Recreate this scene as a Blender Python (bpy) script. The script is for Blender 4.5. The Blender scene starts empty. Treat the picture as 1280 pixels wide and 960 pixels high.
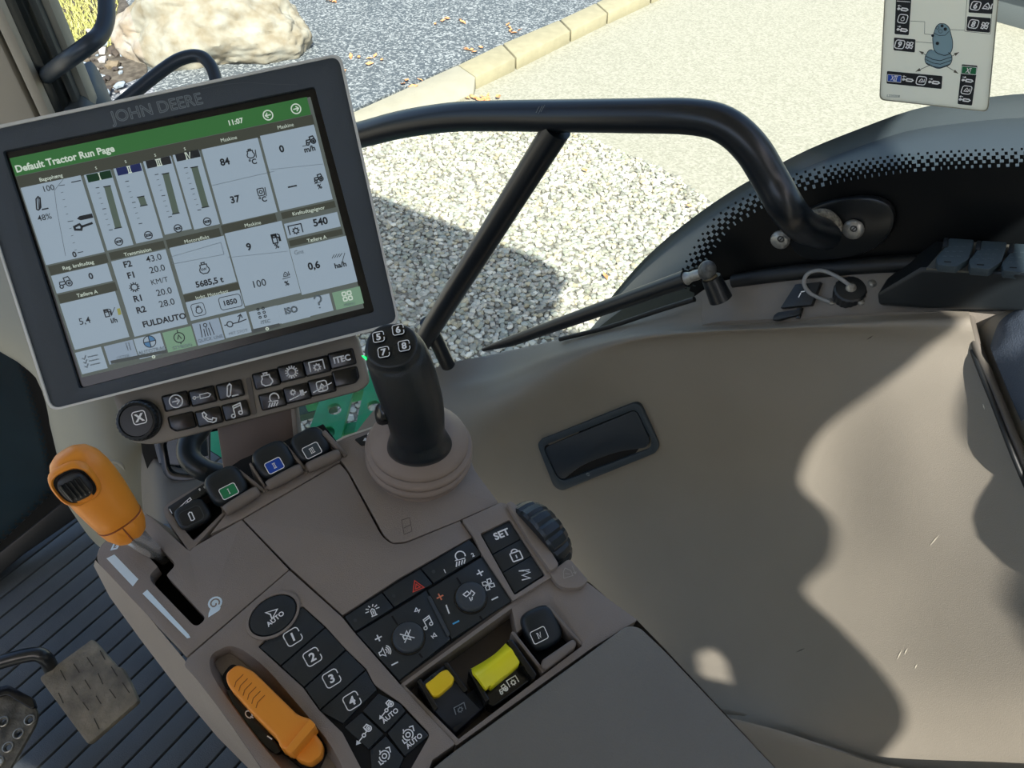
import bpy, bmesh, math, random
from mathutils import Vector, Matrix, geometry, noise
random.seed(7)
SC = bpy.context.scene
COL = SC.collection
V = Vector

# ------------------------------------------------------------ camera, sky, sun, exposure
FPX = 930.0
TH = math.radians(45)
CAM = V((0, 0, 1.05))
cd = bpy.data.cameras.new('camera'); co = bpy.data.objects.new('camera', cd); COL.objects.link(co)
co.location = CAM; co.rotation_euler = (math.pi/2 - TH, 0, 0)
cd.sensor_width = 36; cd.lens = FPX/1280*36; cd.clip_start = .01; cd.clip_end = 200
SC.camera = co

SUN_DIR = V((.20, -.92, 1.0)).normalized()      # towards the sun: behind the camera, over the cab's rear right corner
w = bpy.data.worlds.new('sky'); SC.world = w; w.use_nodes = True
nt = w.node_tree; nt.nodes.clear()
o_ = nt.nodes.new('ShaderNodeOutputWorld'); bg = nt.nodes.new('ShaderNodeBackground'); sk = nt.nodes.new('ShaderNodeTexSky')
sk.sky_type = 'NISHITA'; sk.sun_disc = False; sk.sun_elevation = math.asin(SUN_DIR.z)
sk.sun_rotation = math.atan2(SUN_DIR.x, SUN_DIR.y)
sk.air_density = 1.0; sk.dust_density = 2.5
bg.inputs[1].default_value = 0.18
nt.links.new(sk.outputs[0], bg.inputs[0]); nt.links.new(bg.outputs[0], o_.inputs[0])
sl = bpy.data.lights.new('sun', 'SUN'); sl.energy = 7.4; sl.angle = math.radians(.65); sl.color = (1, .95, .87)
so = bpy.data.objects.new('sun', sl); COL.objects.link(so); so.rotation_euler = SUN_DIR.to_track_quat('Z', 'Y').to_euler()
SC.view_settings.view_transform = 'Standard'; SC.view_settings.look = 'None'; SC.view_settings.gamma = 1
SC.view_settings.exposure = 0.70
SC.view_settings.use_curve_mapping = False
SC.cycles.max_bounces = 8; SC.cycles.transparent_max_bounces = 12
SC.cycles.caustics_reflective = False; SC.cycles.caustics_refractive = False

# ------------------------------------------------------------ measuring helpers
FW = V((0, math.cos(TH), -math.sin(TH))); UP = V((0, math.sin(TH), math.cos(TH))); RT = V((1, 0, 0))
def ray(u, v): return FW + RT*((u-640)/FPX) - UP*((v-480)/FPX)
def P(u, v, d): return CAM + ray(u, v)*d
class Plane:
    def __init__(s, p0, n): s.p = V(p0); s.n = V(n).normalized()
    def at(s, u, v, h=0.0):
        r = ray(u, v); p = s.p + s.n*h
        return CAM + r*((p-CAM).dot(s.n)/r.dot(s.n))
    def mpp(s, u, v): return (s.at(u+1, v)-s.at(u-1, v)).length*.25 + (s.at(u, v+1)-s.at(u, v-1)).length*.25
    def frame(s, u, v, d=(1, 0), h=0.0):
        o = s.at(u, v, h); x = (s.at(u+d[0], v+d[1], h)-o).normalized(); return o, x, s.n.cross(x).normalized(), s.n
A = Plane(P(450, 750, .5), (math.sin(math.radians(5)), -math.sin(math.radians(6)), 1))     # console top
TR = V((math.sin(math.radians(34)), math.cos(math.radians(34)), 0)); TF = V((-TR.y, TR.x, 0))
G = Plane(CAM + TR*.75, -TR)                                                                # side glass, facing in
M = Plane(P(200, 300, .545), (.165, -.795, .583))                                           # display face
FL = Plane((0, 0, 0), (0, 0, 1))
GR = Plane((0, 0, -1.3), (0, 0, 1))
LAT = (1, -.66)       # console crosswise direction in the picture plane
# ------------------------------------------------------------ materials
def srgb(r, g, b):
    return tuple(((c/255)/12.92 if c/255 <= .04045 else ((c/255+.055)/1.055)**2.4) for c in (r, g, b)) + (1,)
MATS = {}
def mat(name, col, rough=.5, metal=0, spec=.5, emit=0, noise_amt=0, noise_scale=40, bump=0, bump_scale=600, col2=None, coat=0, detail=4):
    if name in MATS: return MATS[name]
    m = bpy.data.materials.new(name); m.use_nodes = True; n = m.node_tree; b = n.nodes['Principled BSDF']
    b.inputs['Base Color'].default_value = col; b.inputs['Roughness'].default_value = rough; b.inputs['Metallic'].default_value = metal
    b.inputs['Specular IOR Level'].default_value = spec; b.inputs['Coat Weight'].default_value = coat
    if emit and emit < 1: b.inputs['Base Color'].default_value = tuple(c*.22 for c in col[:3])+(1,)
    if emit: b.inputs['Emission Color'].default_value = col; b.inputs['Emission Strength'].default_value = emit
    tc = n.nodes.new('ShaderNodeTexCoord')
    if noise_amt or col2:
        t = n.nodes.new('ShaderNodeTexNoise'); t.inputs['Scale'].default_value = noise_scale; t.inputs['Detail'].default_value = detail
        n.links.new(tc.outputs['Object'], t.inputs['Vector'])
        r = n.nodes.new('ShaderNodeValToRGB'); r.color_ramp.elements[0].position = .35; r.color_ramp.elements[1].position = .68
        c2 = col2 or tuple(min(1, c*(1+noise_amt)) for c in col[:3]) + (1,)
        r.color_ramp.elements[0].color = col if col2 else tuple(c*(1-noise_amt) for c in col[:3]) + (1,)
        r.color_ramp.elements[1].color = c2
        n.links.new(t.outputs['Fac'], r.inputs[0]); n.links.new(r.outputs[0], b.inputs['Base Color'])
    if bump:
        t2 = n.nodes.new('ShaderNodeTexNoise'); t2.inputs['Scale'].default_value = bump_scale; t2.inputs['Detail'].default_value = 3
        n.links.new(tc.outputs['Object'], t2.inputs['Vector'])
        bm = n.nodes.new('ShaderNodeBump'); bm.inputs['Strength'].default_value = bump; bm.inputs['Distance'].default_value = .002
        n.links.new(t2.outputs['Fac'], bm.inputs['Height']); n.links.new(bm.outputs[0], b.inputs['Normal'])
    MATS[name] = m; return m
CONS = mat('console_plastic', srgb(144, 133, 124), .48, noise_amt=.05, noise_scale=15, bump=.25, bump_scale=1500)
PADM = mat('armrest_vinyl', srgb(124, 120, 112), .5, noise_amt=.05, noise_scale=12, bump=.35, bump_scale=900)
PANEL = mat('side_panel_plastic', srgb(136, 130, 119), .5, noise_amt=.04, noise_scale=9, bump=.2, bump_scale=1200)
LEDGE = mat('ledge_plastic', srgb(128, 122, 114), .5, noise_amt=.05, noise_scale=9, bump=.2, bump_scale=1200)
BOOTM = mat('boot_rubber', srgb(150, 134, 122), .55, noise_amt=.05, noise_scale=30)
BLK = mat('black_plastic', srgb(27, 31, 34), .38, noise_amt=.12, noise_scale=25)
BLKG = mat('glossy_black', srgb(20, 22, 24), .22)
KEYM = mat('key_black', srgb(38, 45, 50), .42, noise_amt=.1, noise_scale=30, bump=.15, bump_scale=1800)
KNOBM = mat('knob_grey', srgb(62, 68, 74), .5)
DARK = mat('cavity_black', srgb(8, 8, 9), .8)
BEZEL = mat('bezel_slate', srgb(66, 74, 82), .5, noise_amt=.06, noise_scale=20, bump=.3, bump_scale=2500)
SILV = mat('silver_trim', srgb(214, 214, 208), .35)
WHITE = mat('white_print', srgb(252, 253, 253), .6)
PALE = mat('pale_blue_print', srgb(228, 246, 255), .6)
ORANGE = mat('orange_plastic', srgb(255, 158, 52), .35, noise_amt=.04, noise_scale=20)
YEL = mat('yellow_plastic', srgb(255, 244, 42), .35)
YEL2 = mat('amber_plastic', srgb(255, 214, 36), .35)
CHROME = mat('chrome', srgb(235, 235, 235), .22, metal=.75)
STEEL = mat('zinc_steel', srgb(165, 165, 160), .35, metal=.5, noise_amt=.2, noise_scale=200)
BPAINT = mat('black_paint', srgb(20, 26, 32), .3, noise_amt=.1, noise_scale=15, spec=.6)
FRIT = mat('frit_black', srgb(7, 10, 12), .45, spec=.25)
GREEN = mat('green_print', srgb(40, 150, 95), .5)
BLUE = mat('blue_print', srgb(45, 90, 190), .5)
RED = mat('red_print', srgb(225, 80, 65), .5)
GREY = mat('grey_print', srgb(120, 128, 132), .5)
# ------------------------------------------------------------ object building
WL = {}
def link(me, name, mt, parent, angle=35, smooth=True):
    """centre a mesh given in world coordinates on its own base and link it"""
    xs = [v.co.copy() for v in me.vertices]
    if not xs: return None
    lo = V((min(v.x for v in xs), min(v.y for v in xs), min(v.z for v in xs))); hi = V((max(v.x for v in xs), max(v.y for v in xs), max(v.z for v in xs)))
    c = V(((lo.x+hi.x)/2, (lo.y+hi.y)/2, lo.z))
    me.transform(Matrix.Translation(-c))
    if smooth:
        me.shade_smooth(); me.set_sharp_from_angle(angle=math.radians(angle))
    ms = mt if isinstance(mt, (list, tuple)) else [mt]
    for m in ms: me.materials.append(m)
    o = bpy.data.objects.new(name, me); COL.objects.link(o)
    if parent: o.parent = parent; o.location = c - WL[parent.name]
    else: o.location = c
    WL[o.name] = c
    return o
def tag(o, label=None, cat=None, group=None, kind=None):
    if label: o['label'] = label
    if cat: o['category'] = cat
    if group: o['group'] = group
    if kind: o['kind'] = kind
    return o
def thing(name, loc, label, cat, group=None):
    o = bpy.data.objects.new(name, None); COL.objects.link(o); o.location = loc; o.empty_display_size = .02; WL[o.name] = V(loc)
    return tag(o, label, cat, group)
def struct(name, loc=(0, 0, 0)):
    o = bpy.data.objects.new(name, None); COL.objects.link(o); o.location = loc; WL[o.name] = V(loc); o['kind'] = 'structure'; return o
def frombm(bm, name, mt, parent=None, bevel=0, seg=2, angle=35, bang=28):
    bmesh.ops.remove_doubles(bm, verts=bm.verts, dist=1e-6)
    bmesh.ops.recalc_face_normals(bm, faces=bm.faces)
    if bevel:
        es = [e for e in bm.edges if len(e.link_faces) == 2 and e.calc_face_angle(0) > math.radians(bang)]
        bmesh.ops.bevel(bm, geom=es, offset=bevel, offset_type='OFFSET', segments=seg, profile=.5, affect='EDGES', clamp_overlap=True)
    me = bpy.data.meshes.new(name); bm.to_mesh(me); bm.free()
    return link(me, name, mt, parent, angle)
def mesh(name, vs, fs, mt, parent=None, angle=35, smooth=True, fix=True):
    me = bpy.data.meshes.new(name); me.from_pydata([tuple(v) for v in vs], [], fs)
    if fix:
        bm = bmesh.new(); bm.from_mesh(me); bmesh.ops.recalc_face_normals(bm, faces=bm.faces); bm.to_mesh(me); bm.free()
    me.update()
    return link(me, name, mt, parent, angle, smooth)
def rnd(poly, r, n=5):
    """round the corners of a 2D polygon; r one number or one per corner"""
    out = []; k = len(poly)
    for i, p in enumerate(poly):
        rr = r[i] if isinstance(r, (list, tuple)) else r
        p = V(p[:2]); a = V(poly[i-1][:2])-p; b = V(poly[(i+1) % k][:2])-p
        t = min(rr, a.length*.48, b.length*.48)
        if t < .01: out.append(tuple(p)); continue
        s = p+a.normalized()*t; e = p+b.normalized()*t
        for j in range(n+1):
            q = j/n; out.append(tuple(s*(1-q)**2+p*2*q*(1-q)+e*q*q))
    return out
def add_prism(bm, tops, bots, holes=()):
    """tops, bots: matching 3D loops; holes: list of (top loop, bottom loop)"""
    if holes:
        loops = [tops]+[h[0] for h in holes]; lb = [bots]+[h[1] for h in holes]
        ft = [bm.verts.new(p) for l in loops for p in l]; fb = [bm.verts.new(p) for l in lb for p in l]
        # project to 2D for a stable tessellation
        n = V((0, 0, 0))
        for i in range(len(tops)): n += tops[i].cross(tops[(i+1) % len(tops)])
        n.normalize(); x = (tops[1]-tops[0]).normalized(); y = n.cross(x)
        l2 = [[V((p.dot(x), p.dot(y), 0)) for p in l] for l in loops]
        for t in geometry.tessellate_polygon(l2):
            try: bm.faces.new([ft[i] for i in t]); bm.faces.new([fb[i] for i in reversed(t)])
            except ValueError: pass
        o = 0
        for l in loops:
            k = len(l)
            for i in range(k):
                j = (i+1) % k; bm.faces.new((ft[o+i], ft[o+j], fb[o+j], fb[o+i]))
            o += k
    else:
        ft = [bm.verts.new(p) for p in tops]; fb = [bm.verts.new(p) for p in bots]; k = len(tops)
        bm.faces.new(ft); bm.faces.new(list(reversed(fb)))
        for i in range(k): bm.faces.new((ft[i], fb[i], fb[(i+1) % k], ft[(i+1) % k]))
def prism(name, mt, parent, pl, poly, h1, h0, bevel=0, holes=(), seg=2, flare=0):
    """outline given on the face at height h1 above plane pl, reaching down to h0"""
    bm = bmesh.new(); dn = pl.n*(h0-h1)
    tp = [pl.at(u, v, h1) for u, v in poly]; c = sum(tp, V((0, 0, 0)))/len(tp)
    bt = [p+dn+(p-c)*flare for p in tp]
    hs = []
    for h in holes:
        t = [pl.at(u, v, h1) for u, v in h]; hs.append((t, [p+dn for p in t]))
    add_prism(bm, tp, bt, hs)
    return frombm(bm, name, mt, parent, bevel, seg)
def loft(name, mt, parent, rings, cap=True, closed=True, angle=50, subd=0):
    vs = []; fs = []; k = len(rings[0])
    for r in rings: vs += r
    for i in range(len(rings)-1):
        for j in range(k if closed else k-1):
            a = i*k+j; b = i*k+(j+1) % k; fs.append((a, b, b+k, a+k))
    if cap and closed: fs.append(tuple(range(k-1, -1, -1))); fs.append(tuple(range((len(rings)-1)*k, len(rings)*k)))
    return mesh(name, vs, fs, mt, parent, angle)
def ring(c, x, y, rx, ry, k=24, e=1.0):
    out = []
    for i in range(k):
        a = 2*math.pi*i/k; ca, sa = math.cos(a), math.sin(a)
        out.append(c+x*(rx*math.copysign(abs(ca)**e, ca))+y*(ry*math.copysign(abs(sa)**e, sa)))
    return out
def catmull(pts, n=6):
    out = []; k = len(pts)
    for i in range(k-1):
        p0 = pts[max(i-1, 0)]; p1 = pts[i]; p2 = pts[i+1]; p3 = pts[min(i+2, k-1)]
        for j in range(n):
            t = j/n
            out.append((p1*2+(p2-p0)*t+(p0*2-p1*5+p2*4-p3)*t*t+(p1*3-p0-p2*3+p3)*t**3)*.5)
    out.append(pts[-1]); return out
def tube(name, mt, parent, pts, r, k=14, n=6, ry=None, flat=None, cap=True):
    """swept tube; r a number or list per control point"""
    pts = [V(p) for p in pts]
    rr = r if isinstance(r, (list, tuple)) else [r]*len(pts)
    if n > 1:
        cp = catmull(pts, n); rv = catmull([V((q, 0, 0)) for q in rr], n); rr = [q.x for q in rv]
    else: cp = pts
    rings = []; ref = flat or V((0, 0, 1))
    for i, p in enumerate(cp):
        d = (cp[min(i+1, len(cp)-1)]-cp[max(i-1, 0)]).normalized()
        x = d.cross(ref)
        if x.length < 1e-3: x = d.cross(V((1, 0, 0)))
        x.normalize(); y = x.cross(d).normalized()
        if not flat: ref = y
        rings.append(ring(p, x, y, rr[i], rr[i]*(ry or 1), k))
    return loft(name, mt, parent, rings, cap)
def box(name, mt, parent, o, x, y, z, bevel=0, seg=2):
    """box from centre o and half-axis vectors"""
    bm = bmesh.new()
    t = [o+x*a+y*b+z for a, b in ((-1, -1), (1, -1), (1, 1), (-1, 1))]; add_prism(bm, t, [p-z*2 for p in t])
    return frombm(bm, name, mt, parent, bevel, seg)
def blob(name, mt, parent, o, x, y, z, e1=.6, e2=.6, k=28, m=14):
    """superellipsoid with half-axis vectors x, y, z"""
    f = lambda c, e: math.copysign(abs(c)**e, c)
    rings = []
    for i in range(m+1):
        a = -math.pi/2+math.pi*i/m; a = max(min(a, math.pi/2-.02), -math.pi/2+.02)
        rings.append([o+z*f(math.sin(a), e1)+(x*f(math.cos(2*math.pi*j/k), e2)+y*f(math.sin(2*math.pi*j/k), e2))*f(math.cos(a), e1) for j in range(k)])
    return loft(name, mt, parent, rings, True, True, 60)
def sheet(name, mt, parent, rows, thick=None, nu=4, nv=4, angle=60):
    """smooth surface through a control grid (rows of points); thick: offset vector closing it into a solid"""
    rs = [catmull(r, nu) for r in rows]
    cols = [catmull([rs[i][j] for i in range(len(rs))], nv) for j in range(len(rs[0]))]
    W, H = len(cols), len(cols[0]); vs = [cols[i][j] for j in range(H) for i in range(W)]
    fs = [(j*W+i, j*W+i+1, (j+1)*W+i+1, (j+1)*W+i) for j in range(H-1) for i in range(W-1)]
    if thick:
        k = len(vs); vs = vs+[v+thick for v in vs]; fs += [tuple(reversed([q+k for q in f])) for f in fs]
        edge = [i for i in range(W)]+[j*W+W-1 for j in range(1, H)]+[(H-1)*W+i for i in range(W-2, -1, -1)]+[j*W for j in range(H-2, 0, -1)]
        for a, b in zip(edge, edge[1:]+edge[:1]): fs.append((b, a, a+k, b+k))
    return mesh(name, vs, fs, mt, parent, angle)
# ------------------------------------------------------------ print: lettering and symbols
_tc = {}
def textgeo(s, bold=.0):
    if 'M' in s: bold = 0
    if (s, bold) in _tc: return _tc[(s, bold)]
    c = bpy.data.curves.new('t', 'FONT'); c.body = s; c.align_x = 'CENTER'; c.align_y = 'CENTER'; c.size = 1; c.offset = bold; c.resolution_u = 3
    o = bpy.data.objects.new('t', c); m = o.to_mesh()
    r = ([(v.co.x, v.co.y) for v in m.vertices], [tuple(p.vertices) for p in m.polygons])
    o.to_mesh_clear(); bpy.data.objects.remove(o); bpy.data.curves.remove(c)
    ys = [p[1] for p in r[0]] or [0]; xs = [p[0] for p in r[0]] or [0]
    cy = (max(ys)+min(ys))/2; cx = (max(xs)+min(xs))/2
    r = ([(x-cx, y-cy) for x, y in r[0]], r[1]); _tc[(s, bold)] = r; return r
class Ink:
    """collects flat print on a plane; sizes and places measured in picture pixels, stored as real geometry"""
    def __init__(s, pl, h=.0004, flip=False): s.pl = pl; s.h = h; s.v = []; s.f = []; s.ch = []
    def put(s, uv, d, vs, fs, size, origin=None):
        o, x, y, n = s.pl.frame(uv[0], uv[1], d, s.h); m = s.pl.mpp(*uv)*size
        if origin: o, x, y = origin
        b = len(s.v); s.v += [o+x*(p[0]*m)+y*(p[1]*m) for p in vs]; s.f += [tuple(i+b for i in f) for f in fs]
    def text(s, t, uv, size, d=(1, 0), bold=.012, sx=1.0):
        vs, fs = textgeo(t, bold); s.ch.append(len(s.f)); s.put(uv, d, [(x*sx, y) for x, y in vs], fs, size); s.ch.append(len(s.f)); return s
    def strokes(s, ls, uv, size, d=(1, 0), w=.1):
        s.ch.append(len(s.f)); s.strokes_(ls, uv, size, d, w); s.ch.append(len(s.f)); return s
    def strokes_(s, ls, uv, size, d=(1, 0), w=.1):
        for l in ls:
            closed = l[0] == l[-1] and len(l) > 2
            if len(l) < 2: continue
            L, R = [], []
            k = len(l)
            for i in range(k):
                p = V(l[i]); a = V(l[i-1]) if i else (V(l[-2]) if closed else p); b = V(l[i+1]) if i < k-1 else (V(l[1]) if closed else p)
                d1 = (p-a).normalized() if (p-a).length else (b-p).normalized(); d2 = (b-p).normalized() if (b-p).length else d1
                t = (d1+d2); t = t.normalized() if t.length > .05 else d1
                nn = V((-t.y, t.x)); q = w/2/max(.5, abs(nn.dot(V((-d1.y, d1.x)))))
                L.append(tuple(p+nn*q)); R.append(tuple(p-nn*q))
            s.put(uv, d, L+R, [(i, i+1, k+i+1, k+i) for i in range(k-1)], size)
        return s
    def fill(s, poly, uv, size, d=(1, 0)):
        s.put(uv, d, poly, [tuple(range(len(poly)))], size); return s
    def px(s, poly):
        b = len(s.v); s.v += [s.pl.at(u, v, s.h) for u, v in poly]; s.f.append(tuple(range(b, b+len(poly)))); return s
    def line(s, pts, w):
        for a, b in zip(pts, pts[1:]):
            a, b = V(a), V(b); n = V((-(b-a).y, (b-a).x)).normalized()*w/2
            s.px([tuple(a+n), tuple(b+n), tuple(b-n), tuple(a-n)])
        return s
    def build_split(s, names, mt, parent):
        """one object for each word or symbol, and one for the plain lines between them"""
        cuts = sorted(set([0]+s.ch+[len(s.f)])); rest = []; text_ranges = set(zip(s.ch[::2], s.ch[1::2]))
        for a, b in zip(cuts, cuts[1:]):
            if (a, b) not in text_ranges: rest += s.f[a:b]; continue
            s.sub(s.f[a:b], names[0], mt, parent)
        if rest: s.sub(rest, names[1], mt, parent, 'stuff')
    def sub(s, faces, name, mt, parent, kind=None):
        if not faces: return
        q = Ink(s.pl, s.h); m = {}
        for f in faces:
            for i in f:
                if i not in m: m[i] = len(q.v); q.v.append(s.v[i])
            q.f.append(tuple(m[i] for i in f))
        q.build(name, mt, parent, kind)
    def build(s, name, mt, parent, kind=None):
        if not s.v: return None
        o = mesh(name, s.v, s.f, mt, parent, smooth=False, fix=False)
        # make every face look out of its plane
        me = o.data; bad = [p.index for p in me.polygons if p.normal.dot(s.pl.n) < 0]
        if bad:
            bm = bmesh.new(); bm.from_mesh(me); bm.faces.ensure_lookup_table(); bmesh.ops.reverse_faces(bm, faces=[bm.faces[i] for i in bad]); bm.to_mesh(me); bm.free()
        if kind: o['kind'] = kind
        return o
def arc(cx, cy, r, a0, a1, n=10, ry=None): return [(cx+r*math.cos(math.radians(a0+(a1-a0)*i/n)), cy+(ry or r)*math.sin(math.radians(a0+(a1-a0)*i/n))) for i in range(n+1)]
def circ(cx, cy, r, n=14, ry=None): return arc(cx, cy, r, 0, 360, n, ry)[:-1] + [arc(cx, cy, r, 0, 360, n, ry)[0]]
def rrect(w, h, r, n=4, cx=0, cy=0):
    out = []
    for (sx, sy, a) in ((1, 1, 0), (-1, 1, 90), (-1, -1, 180), (1, -1, 270)):
        out += arc(cx+sx*(w/2-r), cy+sy*(h/2-r), r, a, a+90, n)
    return out+[out[0]]
def brk(cx=0, cy=0, s=1.0):
    """broken rounded square around a key's number"""
    a = s*.5; r = s*.2; g = s*.1
    L = []
    for sg in (0, 1):
        q = [(-a, -g), (-a, a-r)]+arc(-a+r, a-r, r, 180, 90, 4)+[(a-r, a)]+arc(a-r, a-r, r, 90, 0, 4)+[(a, g)]
        if sg: q = [(x, -y) for x, y in q]
        L.append([(x+cx, y+cy) for x, y in q])
    return L
def gear(cx, cy, r, n=8): 
    L = [circ(cx, cy, r*.62)]
    return L+[[(cx+r*.62*math.cos(2*math.pi*i/n), cy+r*.62*math.sin(2*math.pi*i/n)), (cx+r*math.cos(2*math.pi*i/n), cy+r*math.sin(2*math.pi*i/n))] for i in range(n)]
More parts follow.
